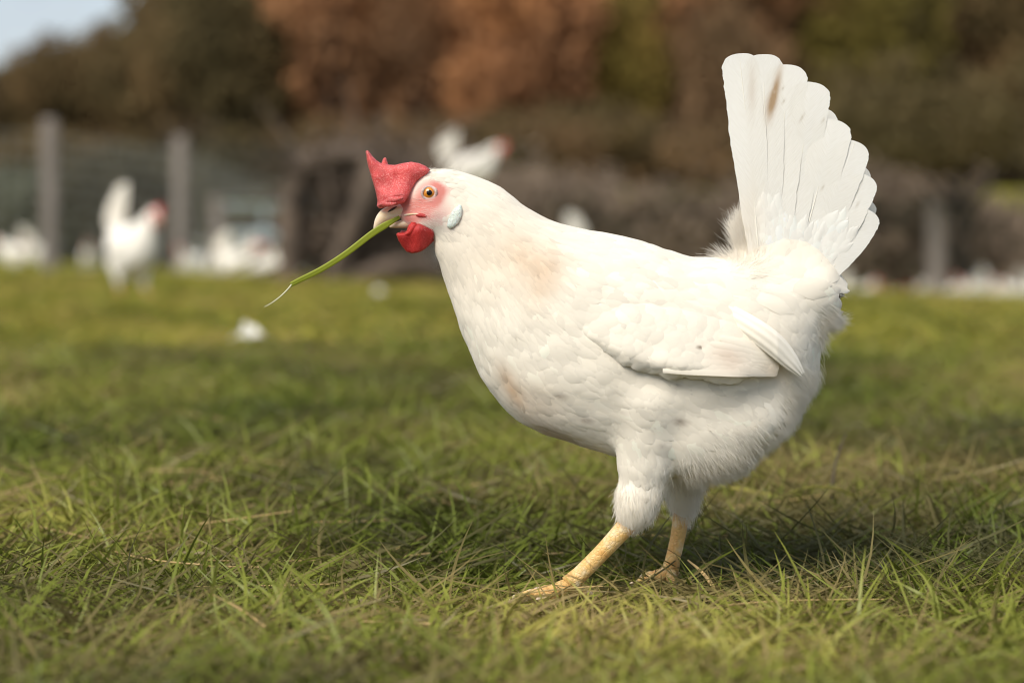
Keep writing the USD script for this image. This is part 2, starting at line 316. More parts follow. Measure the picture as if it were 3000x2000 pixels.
def instancer(name, protos, pos, idx, yaw, scale, tiltxy=None, parent=None, **kw):
    par = '/World' if parent is None else str(parent.GetPath())
    path = par + '/' + numbered(par, name)
    pi = UsdGeom.PointInstancer.Define(stage, path)
    rel = pi.CreatePrototypesRel()
    for pname, mesh, m in protos:
        pp = path + '/' + numbered(path, pname)
        if isinstance(mesh, list):
            UsdGeom.Xform.Define(stage, pp)
            for sub, msh, mm in mesh:
                q = usdkit.mesh(stage, pp + '/' + sub, msh, LOOK[mm], smooth=False); q.CreateDoubleSidedAttr(True)
        else:
            q = usdkit.mesh(stage, pp, mesh, LOOK[m], smooth=True); q.CreateDoubleSidedAttr(True)
        rel.AddTarget(pp)
    n = len(pos)
    pi.CreateProtoIndicesAttr(Vt.IntArray.FromNumpy(np.asarray(idx, np.int32)))
    pi.CreatePositionsAttr(Vt.Vec3fArray.FromNumpy(np.asarray(pos, np.float32)))
    t = np.zeros((n, 2)) if tiltxy is None else tiltxy
    cy, sy = np.cos(yaw / 2), np.sin(yaw / 2); cx, sx = np.cos(t[:, 0] / 2), np.sin(t[:, 0] / 2)
    pi.CreateOrientationsAttr(Vt.QuathArray([Gf.Quath(float(a * c), float(a * d), float(b * d), float(b * c)) for a, b, c, d in zip(cy, sy, cx, sx)]))
    sc = np.asarray(scale, np.float32); sc = np.stack([sc, sc, sc], -1) if sc.ndim == 1 else sc
    pi.CreateScalesAttr(Vt.Vec3fArray.FromNumpy(sc))
    return prop(pi.GetPrim(), **kw)

def scatter(n, d0, d1, margin, rng=RNG, spread=0.25, power=1.0):
    """points of the field between two distances from the camera, denser towards it when power > 1"""
    d = d0 + (d1 - d0) * rng.uniform(0, 1, n) ** power
    keep = rng.uniform(0, 1, n) < 1.0
    x = rng.uniform(-1, 1, n) * (spread * d + margin)
    return x[keep], (d + CAM_Y)[keep]

turf = []
for k in range(10):
    turf.append(('turf', blades(56, 0.055, (0.016, 0.046), (20, 84), (5, 80), (0.0014, 0.0038), 4), 'grass_look'))
for k in range(8):
    sway = RNG.uniform(-0.5, 0.5)
    azf = lambda n, s=sway: np.where(RNG.uniform(0, 1, n) < 0.5, 0, np.pi) + RNG.normal(s, 0.75, n)
    turf.append(('matted_grass', blades(44, 0.075, (0.025, 0.085), (60, 88), (-10, 30), (0.0012, 0.0034), 4, azf, flat=True), 'grass_look' if k % 8 < 5 else 'thatch_look'))
for k in range(4):
    turf.append(('thatch', blades(26, 0.07, (0.025, 0.09), (58, 92), (-25, 24), (0.0008, 0.0021), 5, flat=True), 'thatch_look'))
for k in range(4):
    turf.append(('tuft', blades(26, 0.03, (0.04, 0.095), (10, 55), (20, 95), (0.0016, 0.0038), 6), 'grass_look'))
pos, idx, yaw, scl = [], [], [], []
def add(x, y, ids, s, yaw_spread=np.pi, dz=0.0):
    n = len(x)
    pos.append(np.stack([x, y, gz(x, y) + dz], -1)); idx.append(RNG.choice(ids, n)); yaw.append(RNG.uniform(-yaw_spread, yaw_spread, n)); scl.append(RNG.uniform(s[0], s[1], n))
TURF, MAT, THATCH, TUFT = list(range(10)), list(range(10, 18)), list(range(18, 22)), list(range(22, 26))
def patches(x, y, f, seed, lo, hi):
    """keep points where a noise is high: grass grows in tufts and swathes"""
    n = meshkit.fbm(np.stack([x * f, y * f * 0.7, 0 * x], -1) + 11.3, 3, seed)
    return RNG.uniform(0, 1, len(x)) < sstep(lo, hi, n)
near_at = lambda n: scatter(n, 1.22, 4.7, 0.20, spread=0.215, power=1.45)
x, y = near_at(2700); k = patches(x, y, 3.4, 2, -0.30, 0.20); add(x[k], y[k], TURF, (0.75, 1.35))
x, y = near_at(2300); add(x, y, MAT, (0.8, 1.3), 0.45, 0.001); yaw[-1] = yaw[-1] + 2.6 * meshkit.fbm(np.stack([x * 2.2, y * 2.2, 0 * x], -1) + 5.0, 2, 17)
x, y = near_at(520); add(x, y, THATCH, (0.8, 1.4), np.pi, 0.010)
x, y = near_at(2600); d_ = y - CAM_Y; k = (RNG.uniform(0, 1, len(x)) < np.where((x / d_ > 0.075) & (d_ > 1.75) & (d_ < 3.0), 0.75, 0.07)) & patches(x, y, 1.6, 14, -0.2, 0.25)
add(x[k], y[k], THATCH, (0.8, 1.5), np.pi, 0.014)
x, y = near_at(1500); k = patches(x, y, 2.6, 4, -0.05, 0.30); add(x[k], y[k], TUFT, (0.5, 1.15))
pos, idx, yaw, scl = map(np.concatenate, (pos, idx, yaw, scl))
# the hen's toes press the turf down: little grows through the two feet
for fx, fy in ((1640, 1735), (1960, 1700)):
    c = at(fx, fy, -0.033 if fx < 1800 else 0.034)
    dx, dy = pos[:, 0] - c[0], pos[:, 1] - c[1]
    upright = (idx < 10) | (idx >= 22)
    k = (np.hypot(dx, dy) > 0.018) & ~((np.hypot(dx / 0.075, (dy + 0.045) / 0.06) < 1) & (RNG.uniform(0, 1, len(dx)) < 0.6)) & ~(upright & (np.hypot(dx / 0.10, (dy + 0.05) / 0.14) < 1) & (RNG.uniform(0, 1, len(dx)) < 0.35))
    pos, idx, yaw, scl = pos[k], idx[k], yaw[k], scl[k]
    near_ = np.hypot(pos[:, 0] - c[0], pos[:, 1] - c[1]) < 0.22
    scl = np.where(near_ & ((idx < 10) | (idx >= 22)), scl * 0.88, scl)
baked = {'grass_look': [], 'thatch_look': []}
for k_, (_, (v_, f_), m_) in enumerate(turf):
    w_ = np.where(idx == k_)[0]
    if not len(w_): continue
    c_, s_ = (np.cos(yaw[w_]) * scl[w_])[:, None], (np.sin(yaw[w_]) * scl[w_])[:, None]
    X = np.stack([v_[:, 0] * c_ - v_[:, 1] * s_, v_[:, 0] * s_ + v_[:, 1] * c_, v_[:, 2] * scl[w_][:, None]], -1) + pos[w_][:, None]
    F_ = f_[None] + (np.arange(len(w_)) * len(v_))[:, None, None]
    baked[m_].append((X.reshape(-1, 3), F_.reshape(-1, 3)))
obj('grass', join(baked['grass_look']), 'grass_look', smooth=True, label='matted green grass of the foreground around the front hen', category='grass', kind='stuff')
obj('straw', join(baked['thatch_look']), 'thatch_look', smooth=True, label='dry straw and brown thatch lying between the green grass', category='straw', kind='stuff')
x, y = scatter(5600, 4.5, 13, 0.5, power=1.2, spread=0.24)
d_ = RNG.uniform(0.9, 5.0, 2600); e_ = (0.16 + 0.20 * d_ + RNG.uniform(0, 0.9, 2600)) * RNG.choice([-1, 1], 2600)   # the field goes on to both sides
x, y = np.concatenate([x, e_]), np.concatenate([y, d_ + CAM_Y]); i2 = RNG.choice(TURF + MAT[:5], len(x))
mid = [(n_, m_, 'mid_grass_look') for n_, m_, _ in turf[:18]]
instancer('grass', mid, np.stack([x, y, gz(x, y)], -1), i2, RNG.uniform(-3.14, 3.14, len(x)), RNG.uniform(1.1, 1.6, len(x)) * np.where(y < 2.6, 0.75, 1.0),
          label='short sunny olive grass in the middle of the field', category='grass', kind='stuff')
far = [('far_turf', blades(50, 0.25, (0.02, 0.05), (20, 75), (10, 60), (0.008, 0.016), 2), 'far_grass_look') for k in range(5)]
x, y = scatter(3800, 11, 60, 1.0, spread=0.27, power=1.5)
instancer('distant_grass', far, np.stack([x, y, gz(x, y)], -1), RNG.integers(0, 5, len(x)), RNG.uniform(-3, 3, len(x)), RNG.uniform(0.8, 1.3, len(x)),
          label='short olive green pasture beyond the matted foreground grass', category='grass', kind='stuff')

# ------------------------------------------------------------------ the hen: shapes
from scipy.interpolate import PchipInterpolator
def loft_body(st, rings, sides, expo=2.2):
    """stations (top x, top y, bottom x, bottom y, half width), all in pixels, to a closed dense surface with normals"""
    st = np.asarray(st, float)
    mid = (st[:, 0:2] + st[:, 2:4]) / 2
    d = np.concatenate([[0], np.cumsum(np.linalg.norm(np.diff(mid, axis=0), axis=1))])
    c = PchipInterpolator(d, st)(np.linspace(0, d[-1], rings))
    T, B = W(c[:, 0], c[:, 1]), W(c[:, 2], c[:, 3]); w = c[:, 4] * S
    M, A = (T + B) / 2, (T - B) / 2
    ang = np.arange(sides) * 2 * np.pi / sides
    ca, sa = np.cos(ang), np.sin(ang)
    ca, sa = np.sign(ca) * np.abs(ca) ** (2 / expo), np.sign(sa) * np.abs(sa) ** (2 / expo)
    V = M[:, None] + ca[None, :, None] * A[:, None] + sa[None, :, None] * (w[:, None] * np.array([0, -1.0, 0]))[:, None]
    i, j = np.meshgrid(np.arange(rings - 1), np.arange(sides), indexing='ij')
    q = np.stack([i * sides + j, i * sides + (j + 1) % sides, (i + 1) * sides + (j + 1) % sides, (i + 1) * sides + j], -1).reshape(-1, 4)
    v = V.reshape(-1, 3); n = len(v); v = np.vstack([v, M[0], M[-1]]); k = np.arange(sides); l = (rings - 1) * sides
    f = np.vstack([q[:, [0, 1, 2]], q[:, [0, 2, 3]], np.stack([np.full(sides, n), (k + 1) % sides, k], 1), np.stack([np.full(sides, n + 1), l + k, l + (k + 1) % sides], 1)])
    m = trimesh.Trimesh(v, f, process=False)
    if m.volume < 0: m.invert()
    return m

HEN = [  # from the beak's root over head, neck and back to the fluff below the tail
    (1168, 604, 1186, 660, 20), (1184, 582, 1204, 668, 36), (1212, 535, 1236, 676, 50), (1252, 500, 1268, 690, 58), (1308, 497, 1282, 742, 60),
    (1378, 516, 1298, 782, 68), (1456, 552, 1314, 832, 84), (1532, 607, 1336, 905, 110), (1609, 653, 1369, 995, 150), (1718, 677, 1420, 1108, 195),
    (1847, 704, 1528, 1230, 232), (1948, 735, 1684, 1292, 252), (2041, 760, 1842, 1340, 252), (2147, 766, 1985, 1378, 244), (2262, 772, 2108, 1368, 218),
    (2345, 800, 2228, 1308, 178), (2388, 860, 2306, 1232, 126), (2396, 930, 2350, 1164, 82), (2398, 1010, 2382, 1120, 40)]
def smin(a, b, k):
    h = np.clip(0.5 + 0.5 * (b - a) / k, 0, 1)
    return b * (1 - h) + a * h - k * h * (1 - h)
def d_ell(P, c, r):
    q = (P - c) / r; l = np.linalg.norm(q, axis=-1)
    g = np.linalg.norm(q / r, axis=-1)
    return l * (l - 1) / np.maximum(g, 1e-9)
def d_cap(P, a, b, ra, rb):
    ab = b - a; t = np.clip(((P - a) @ ab) / (ab @ ab), 0, 1)
    return np.linalg.norm(P - a - t[:, None] * ab, axis=1) - (ra + (rb - ra) * t)

def surface_nets(F, origin, h):
    nx, ny, nz = F.shape
    c = np.stack([F[a:nx - 1 + a, b:ny - 1 + b, e:nz - 1 + e] for a in (0, 1) for b in (0, 1) for e in (0, 1)], -1)
    neg = c < 0; act = neg.any(-1) & ~neg.all(-1)
    ids = np.full(act.shape, -1); ids[act] = np.arange(act.sum())
    cc = c[act]; off = np.array([(a, b, e) for a in (0, 1) for b in (0, 1) for e in (0, 1)], float)
    acc, cnt = np.zeros((len(cc), 3)), np.zeros(len(cc))
    for p in range(8):
        for q in range(p + 1, 8):
            if np.abs(off[p] - off[q]).sum() == 1:
                m = (cc[:, p] < 0) != (cc[:, q] < 0); t = cc[m, p] / (cc[m, p] - cc[m, q])
                acc[m] += off[p] + t[:, None] * (off[q] - off[p]); cnt[m] += 1
    V = (np.argwhere(act) + acc / cnt[:, None]) * h + origin
    quads = []
    neg = F < 0
    for ax in range(3):
        s1 = [slice(1, -1)] * 3; s1[ax] = slice(0, -1); s2 = [slice(1, -1)] * 3; s2[ax] = slice(1, None)
        a, b = neg[tuple(s1)], neg[tuple(s2)]
        e = np.argwhere(a != b); flip = a[a != b]
        for k in range(3):
            if k != ax: e[:, k] += 1
        o1, o2 = [k for k in range(3) if k != ax]
        def cell(d1, d2):
            g = e.copy(); g[:, o1] -= d1; g[:, o2] -= d2
            return ids[g[:, 0], g[:, 1], g[:, 2]]
        q = np.stack([cell(1, 1), cell(0, 1), cell(0, 0), cell(1, 0)], -1)
        if ax == 1: flip = ~flip
        q[~flip] = q[~flip][:, ::-1]
        quads.append(q)
    q = np.vstack(quads); q = q[(q >= 0).all(1)]
    return V, np.vstack([q[:, [0, 1, 2]], q[:, [0, 2, 3]]])

def dep(pts, y):
    """pixel outline of something y metres from the hen's middle plane, as it lies in that plane"""
    p = np.array(pts, float); return to_px(at(p[:, 0], p[:, 1], y))
YN, YF = -0.036, 0.036           # the near and the far leg
def hen_body(h, legs=True, smooth=8):
    m = loft_body(HEN, 150, 64)
    tree = cKDTree(m.vertices); vn = m.vertex_normals
    lo, hi = m.bounds; lo = lo - 0.012; hi = hi + 0.012
    lo[2] = at(1840, 1560, YN)[2]
    dims = np.ceil((hi - lo) / h).astype(int) + 1
    g = np.stack(np.meshgrid(*[lo[k] + h * np.arange(dims[k]) for k in range(3)], indexing='ij'), -1).reshape(-1, 3)
    d, i = tree.query(g, k=4)
    w = 1 / (d + 1e-4); w /= w.sum(1, keepdims=True)
    F = (np.einsum('nkc,nkc->nk', g[:, None] - m.vertices[i], vn[i]) * w).sum(1)
    F = np.where(d[:, 0] > 0.03, np.sign(F) * d[:, 0], F)
    e = lambda px, py, y, rx, rz, ry: d_ell(g, W(px, py, y), np.array([rx * S, ry * S, rz * S]))
    F = smin(F, e(2360, 868, 0, 108, 98, 120), 0.010)          # coverts under the tail
    F = smin(F, e(2300, 775, 0, 128, 104, 60), 0.016)          # the root of the tail
    F = smin(F, e(2202, 712, 0, 32, 48, 28), 0.010)            # the tuft before the tail
    for sgn in (-1, 1):
        F = smin(F, e(1262, 640, 0.010 * sgn, 46, 36, 30), 0.006)     # cheeks
        F = smin(F, e(2180, 1215, 0.034 * sgn, 90, 62, 70), 0.014)    # lumps of fluff
        F = smin(F, e(2050, 1290, 0.03 * sgn, 110, 70, 80), 0.03)
    if legs:
        for (y, c, R) in ((YN, [(1905, 1180), (1892, 1360), (1872, 1452), (1860, 1494), (1846, 1520)], [122, 72, 56, 47, 24]),
                          (YF, [(2010, 1260), (1998, 1370), (1996, 1425), (1998, 1470), (1999, 1500)], [104, 62, 42, 29, 18])):
            P = at(*np.array(c, float).T, y)
            for k in range(4):
                F = smin(F, d_cap(g, P[k], P[k + 1], R[k] * S, R[k + 1] * S), 0.006)
    V, f = surface_nets(F.reshape(dims), lo, h)
    b = trimesh.Trimesh(V, f, process=False)
    parts = b.split(only_watertight=False)
    b = max(parts, key=lambda p: len(p.faces)) if len(parts) > 1 else b
    if b.volume < 0: b.invert()
    trimesh.smoothing.filter_taubin(b, iterations=smooth)
    return b

def inflate(poly, T, R, res, yfun=lambda x, y: 0.0, wob=0.0, back=1.0, seed=1, grow=None):
    """a pillow over a pixel outline: T metres half thick, rounded over R pixels from the edge; yfun gives its middle"""
    poly = Polygon(np.asarray(poly, float)).buffer(0)
    ring = np.array(poly.exterior.segmentize(res).coords)[:-1]
    x0, y0, x1, y1 = poly.bounds
    gx, gy = np.meshgrid(np.arange(x0, x1, res), np.arange(y0, y1, res * 0.87)); gx[1::2] += res / 2
    pts = np.stack([gx.ravel(), gy.ravel()], -1)
    dist = shapely.distance(shapely.points(pts), poly.exterior)
    inside = shapely.contains_xy(poly, pts) & (dist > res * 0.45)
    p = np.vstack([ring, pts[inside]]); dd = np.concatenate([np.zeros(len(ring)), dist[inside]])
    tri = Delaunay(p).simplices
    tri = tri[shapely.contains_xy(poly, p[tri].mean(1))]
    a, b = p[tri[:, 1]] - p[tri[:, 0]], p[tri[:, 2]] - p[tri[:, 0]]
    fl = (a[:, 0] * b[:, 1] - a[:, 1] * b[:, 0]) < 0; tri[fl] = tri[fl][:, ::-1]
    t = np.sqrt(np.clip(1 - (1 - np.minimum(dd / R, 1)) ** 2, 0, 1)) * T
    if grow is not None: t = t * grow(p[:, 0], p[:, 1])
    mid = np.array([yfun(x, y) for x, y in p]) if not hasattr(yfun(p[:, 0], p[:, 1]), '__len__') else yfun(p[:, 0], p[:, 1])
    mid = np.broadcast_to(mid, (len(p),))
    if wob:
        n = meshkit.fbm(np.stack([p[:, 0] / 26, p[:, 1] / 26, 0 * p[:, 0]], -1), 3, seed)
        t = t * (1 + wob * n)
    front, bk = W(p[:, 0], p[:, 1], mid - t), W(p[:, 0], p[:, 1], mid + t * back)
    nb, N = len(ring), len(p)
    ix = np.arange(N) + N; ix[:nb] = np.arange(nb)               # the rim is shared
    v = np.vstack([front, bk]); f = np.vstack([tri, ix[tri][:, ::-1]])
    m = trimesh.Trimesh(v, f, process=False); m.remove_unreferenced_vertices()
    if m.volume < 0: m.invert()
    return np.array(m.vertices), np.array(m.faces)

def mirror(mesh):
    v, f = mesh; v = v.copy(); v[:, 1] *= -1
    return v, np.asarray(f)[:, ::-1]

COMB = [(1105, 604), (1107, 590), (1103, 569), (1096, 542), (1088, 516), (1080, 489), (1076, 472), (1074, 455), (1072, 446), (1075, 441), (1081, 443), (1091, 457), (1105, 471), (1118, 479), (1137, 483), (1158, 484),
        (1179, 479), (1206, 475), (1229, 479), (1248, 487), (1262, 498), (1250, 512), (1222, 530), (1208, 552), (1198, 576), (1188, 594), (1167, 601), (1145, 604), (1124, 610), (1112, 611)]
COMB2 = [(1110, 500), (1116, 478), (1121, 465), (1125, 460), (1130, 462), (1136, 481), (1150, 500), (1140, 520), (1120, 520)]
WATTLE = [(1163, 686), (1168, 681), (1179, 682), (1194, 679), (1206, 666), (1225, 655), (1255, 655), (1272, 668), (1274, 680), (1272, 694), (1264, 712), (1248, 728), (1235, 736), (1222, 740), (1208, 742), (1192, 737), (1179, 721), (1169, 704)]
FOLD = [(1182, 686), (1193, 676), (1198, 660), (1208, 650), (1222, 652), (1228, 664), (1222, 676), (1206, 688), (1194, 692)]
LOBE0 = [(1321, 657), (1323, 642), (1331, 622), (1342, 608), (1352, 600), (1359, 601), (1362, 616), (1359, 634), (1350, 650), (1338, 660), (1328, 664)]

LOBE = [(1332 + (x - 1340) * 1.12, 634 + (y - 631) * 1.1) for x, y in LOBE0]

def feather_sheet(base, tip, bend, width, y0, y1, nu=22, nv=8, camber=0.10, notch=0.0, seed=0):
    """one long feather: a cambered vane that follows a bent shaft; base, tip in pixels"""
    r = np.random.default_rng(seed)
    base, tip = np.array(base, float), np.array(tip, float)
    ax = tip - base; nrm = np.array([-ax[1], ax[0]]) / np.linalg.norm(ax)
    u = 1 - (1 - np.linspace(0, 1, nu)) ** 1.6
    ctrl = (base + tip) / 2 + nrm * bend
    c = ((1 - u) ** 2)[:, None] * base + (2 * u * (1 - u))[:, None] * ctrl + (u ** 2)[:, None] * tip
    t = np.gradient(c, axis=0); t /= np.linalg.norm(t, axis=1, keepdims=True); nn = np.stack([-t[:, 1], t[:, 0]], -1)
    cut = 1 - 0.42 * width / np.linalg.norm(ax)
    prof = np.where(u < cut, np.interp(u, [0, 0.25, 0.6, cut], [0.42, 0.72, 0.96, 1.0]), np.clip(1 - ((u - cut) / (1 - cut)) ** 2.5, 0, 1) ** 0.42)
    v = np.linspace(-1, 1, nv)
    hw = width / 2 * prof
    ragged = 1 + 0.030 * np.convolve(r.normal(size=nu + 8), np.ones(3) / 3, 'same')[4:-4][:, None] * (np.abs(v)[None] > 0.99) * (u > 0.2)[:, None]
    pp = c[:, None] + nn[:, None] * (hw[:, None] * v[None] * ragged)[..., None]
    y = (y0 + (y1 - y0) * u)[:, None] + (camber * hw * S)[:, None] * v[None] ** 2 + 0.0004 * np.sin(9 * u + seed)[:, None]
    P = W(pp[..., 0], pp[..., 1], y).reshape(-1, 3)
    i, j = np.meshgrid(np.arange(nu - 1), np.arange(nv - 1), indexing='ij')
    q = np.stack([i * nv + j, i * nv + j + 1, (i + 1) * nv + j + 1, (i + 1) * nv + j], -1).reshape(-1, 4)
    sh = tube(W(c[:-2, 0], c[:-2, 1], (y0 + (y1 - y0) * u)[:-2] + 0.00048), np.linspace(0.0006, 0.0002, nu - 2), 6)
    return (P, q), sh, pp.reshape(-1, 2)

def vane_uv(nu, nv, L=1.0):
    u, v = np.meshgrid(1 - (1 - np.linspace(0, 1, nu)) ** 1.6, np.linspace(-1, 1, nv), indexing='ij')
    return np.stack([(u * 190 - np.abs(v) * 26).ravel(), (v * 2.2).ravel()], -1)
TAIL = [((2222, 800), (2160, 161), 6, 108), ((2242, 800), (2230, 163), 4, 116), ((2266, 800), (2302, 193), 0, 120), ((2294, 802), (2373, 244), 0, 118), ((2322, 806), (2441, 353), 4, 114),
        ((2350, 810), (2499, 415), 8, 108), ((2380, 816), (2528, 512), 12, 100), ((2402, 822), (2541, 616), 16, 92)]
def beak_shapes(rings, sides):
    up = loft_body([(1094, 668, 1096, 676, 1.5), (1097, 648, 1106, 668, 7), (1106, 628, 1124, 656, 13), (1122, 612, 1145, 645, 18), (1144, 602, 1172, 638, 22), (1166, 598, 1195, 634, 27), (1186, 600, 1222, 632, 30), (1216, 612, 1242, 632, 26)], rings, sides, 2.0)
    lw = loft_body([(1140, 662, 1142, 667, 2), (1150, 655, 1154, 668, 9), (1168, 648, 1172, 668, 16), (1188, 641, 1194, 668, 21), (1212, 636, 1218, 664, 25), (1236, 634, 1240, 656, 22)], rings, sides, 2.0)
    return up, lw

def leg_shape(ankle, foot, y, toes, rshank, sides=14, n=14):
    """a scaly shank with a back ridge, three front toes and the hind toe, each tapering to its claw"""
    a, f = at(*ankle, y), at(*foot, y)
    k = np.linspace(0, 1, n)
    P = a + (f - a) * k[:, None]; P[:, 0] += 0.0012 * np.sin(k * np.pi)
    R = rshank * np.interp(k, [0, 0.12, 0.5, 0.85, 1], [1.2, 1.08, 0.96, 0.98, 1.18])
    parts = [tube(P, R, sides, squash=0.86)]
    ridge = P + np.array([0.45, 0, 0.25]) * R[:, None]
    parts.append(tube(ridge, R * 0.62, 10))
    claws = []
    for (dx, dy, l) in toes:
        d = np.array([dx, dy, 0.0]); d /= np.linalg.norm(d)
        kk = np.linspace(0, 1, 12)
        q = f + d * (l * kk)[:, None]; q[:, 2] = f[2] + np.interp(kk, [0, 0.25, 1], [0, -0.004, -0.0085]) + 0.0018 * np.sin(kk * np.pi * 3) ** 2
        r = 0.0046 * np.interp(kk, [0, 0.5, 1], [1.15, 0.9, 0.62]) * (1 + 0.10 * np.cos(kk * np.pi * 6))
        parts.append(tube(q, r, 10))
        c = q[-1] + d * np.linspace(-0.001, 0.011, 6)[:, None]; c[:, 2] += np.array([0.001, 0.0015, 0.0012, 0, -0.002, -0.0045])
        claws.append(tube(c, np.array([0.0024, 0.0022, 0.0018, 0.0013, 0.0008, 0.0002]), 8))
    return join(parts), claws

# ------------------------------------------------------------------ the hen: colours and lie of the plumage
CREAM = np.array([0.86, 0.80, 0.685])
def blob(q, x, y, rx, ry, ang=0.0):
    c, s = math.cos(ang), math.sin(ang); dx, dy = q[:, 0] - x, q[:, 1] - y
    return np.exp(-((dx * c + dy * s) / rx) ** 2 - ((-dx * s + dy * c) / ry) ** 2)
def tint(P, skin=False, streak=None):
    q = to_px(P); n = len(q)
    P3 = np.asarray(P)
    f1 = meshkit.fbm(P3 * 45, 3, 3); f2 = meshkit.fbm(P3 * 160, 2, 8)
    col = np.tile(CREAM, (n, 1)) * (1 + 0.035 * f1)[:, None]
    def lay(w, c): nonlocal col; col = col + (np.clip(w, 0, 1))[:, None] * (np.array(c) - col)
    tan = (0.66, 0.46, 0.29)
    lay(0.42 * blob(q, 1600, 805, 42, 88, 0.45) * (0.75 + 0.8 * f2), tan)
    lay(0.38 * blob(q, 1545, 760, 70, 60, 0.5) * (0.8 + f2), tan)
    lay(0.22 * blob(q, 1480, 760, 150, 130) * (0.9 + f1), (0.72, 0.56, 0.38))
    lay(0.55 * blob(q, 1500, 1130, 22, 70, -0.45) * (0.8 + f2), tan)
    lay(0.22 * blob(q, 1560, 1170, 110, 60, 0.5) * (0.8 + f1), tan)
    lay(0.40 * blob(q, 2110, 1035, 60, 38, 0.4) * (0.7 + f2), (0.66, 0.50, 0.38))
    lay(0.30 * blob(q, 2250, 1080, 50, 26, 0.5), (0.66, 0.45, 0.25))
    lay(0.22 * blob(q, 1310, 770, 60, 90), (0.50, 0.43, 0.33))
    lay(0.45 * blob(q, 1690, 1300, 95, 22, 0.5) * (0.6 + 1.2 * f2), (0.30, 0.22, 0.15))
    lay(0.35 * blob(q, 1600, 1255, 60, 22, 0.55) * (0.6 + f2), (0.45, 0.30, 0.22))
    for (x, y, r, a) in ((1638, 1145, 14, 0.6), (1710, 1216, 18, 0.6), (1975, 1215, 20, 0.6), (1815, 1190, 12, 0.35), (2088, 1168, 6, 0.6), (1968, 1110, 12, 0.5), (2030, 1002, 5, 0.9), (1925, 1288, 12, 0.4), (2150, 1280, 8, 0.4), (1572, 806, 5, 0.7)):
        lay(0.75 * a * blob(q, x, y, r, r * 0.5, 0.3) * (0.6 + 1.5 * np.abs(f2)), (0.24, 0.17, 0.11))
    # red skin of the face
    e = np.hypot(q[:, 0] - 1262, (q[:, 1] - 567) * 1.05)
    red = 0.95 * np.exp(-((e - 30) / 15) ** 2) * (0.55 + 0.45 * sstep(1250, 1290, q[:, 0])) + 0.45 * blob(q, 1300, 556, 40, 14, 0.1)
    red = red + 0.55 * blob(q, 1205, 606, 46, 28, 0.3) + 0.55 * blob(q, 1265, 628, 80, 40, 0.2) + 0.8 * blob(q, 1222, 628, 34, 9, 0.2) + 0.8 * blob(q, 1205, 642, 26, 14)
    red = red + 0.65 * blob(q, 1172, 590, 30, 26) + 0.12 * blob(q, 1240, 600, 75, 55)
    red = np.clip(red, 0, 1) * (sstep(1375, 1330, q[:, 0])) * sstep(700, 670, q[:, 1])
    if skin: lay(red * np.clip(0.75 + 1.3 * f2 + 0.8 * meshkit.fbm(P3 * 420, 2, 12), 0, 1.1), (0.66, 0.25, 0.21))
    else: lay(red * 0.22, (0.74, 0.40, 0.36))
    lay(0.28 * blob(q, 1290, 650, 60, 30), (0.52, 0.46, 0.46))
    return np.clip(col, 0.01, 0.92), red

GUIDES = np.array([(1190, 600, 1, 0.1), (1230, 520, 0.8, -0.5), (1300, 510, 1, 0.25), (1300, 600, 1, 0.35), (1270, 680, 1, 0.55), (1400, 580, 0.8, 0.6), (1350, 700, 0.5, 0.85), (1340, 850, 0.3, 0.95),
    (1500, 640, 0.75, 0.65), (1480, 800, 0.55, 0.84), (1600, 800, 0.6, 0.8), (1420, 1000, 0.35, 0.94), (1560, 960, 0.7, 0.7), (1520, 1170, 0.65, 0.75), (1700, 720, 0.9, 0.45), (1850, 780, 0.95, 0.30), (2050, 800, 0.97, 0.22),
    (1800, 900, 0.92, 0.40), (2000, 950, 0.92, 0.38), (2150, 1000, 0.86, 0.5), (2280, 960, 0.75, 0.65), (1700, 1200, 0.85, 0.5), (1850, 1180, 0.88, 0.45), (2050, 1200, 0.85, 0.5), (2250, 1200, 0.75, 0.65), (2350, 1150, 0.7, 0.7),
    (2100, 1350, 0.55, 0.83), (1980, 1380, 0.3, 0.95), (1880, 1330, 0.25, 0.97), (1870, 1450, 0.05, 1.0), (2200, 860, 0.92, 0.38), (2330, 880, 0.8, 0.6), (2430, 920, 0.75, 0.66), (2170, 700, -0.35, -0.9), (2120, 700, -0.8, -0.6),
    (2260, 740, 0.05, -1), (2340, 730, 0.35, -0.94), (2400, 790, 0.75, -0.6), (1650, 1050, 0.85, 0.5)], float)
def flow(P, N):
    q = to_px(P)
    d2 = ((q[:, None] - GUIDES[None, :, :2]) ** 2).sum(-1) + 900.0
    w = d2 ** -1.6; g = (w[..., None] * GUIDES[None, :, 2:]).sum(1) / w.sum(1, keepdims=True)
    v = np.stack([g[:, 0], np.zeros(len(q)), -g[:, 1]], -1)
    v -= (v * N).sum(1, keepdims=True) * N
    return v / (np.linalg.norm(v, axis=1, keepdims=True) + 1e-9)

def sample(mesh, n, rng, weight=None):
    A = mesh.area_faces.copy(); C = mesh.triangles_center
    if weight is not None: A = A * weight(to_px(C), C)
    cdf = np.cumsum(A); f = np.searchsorted(cdf, rng.uniform(0, cdf[-1], n))
    r = rng.uniform(0, 1, (n, 2)); r[:, 0] = np.sqrt(r[:, 0])
    tri = mesh.triangles[f]
    P = (1 - r[:, :1]) * tri[:, 0] + (r[:, :1] * (1 - r[:, 1:])) * tri[:, 1] + (r[:, :1] * r[:, 1:]) * tri[:, 2]
    vn = mesh.vertex_normals[mesh.faces[f]].mean(1); vn /= np.linalg.norm(vn, axis=1, keepdims=True)
    return P, vn

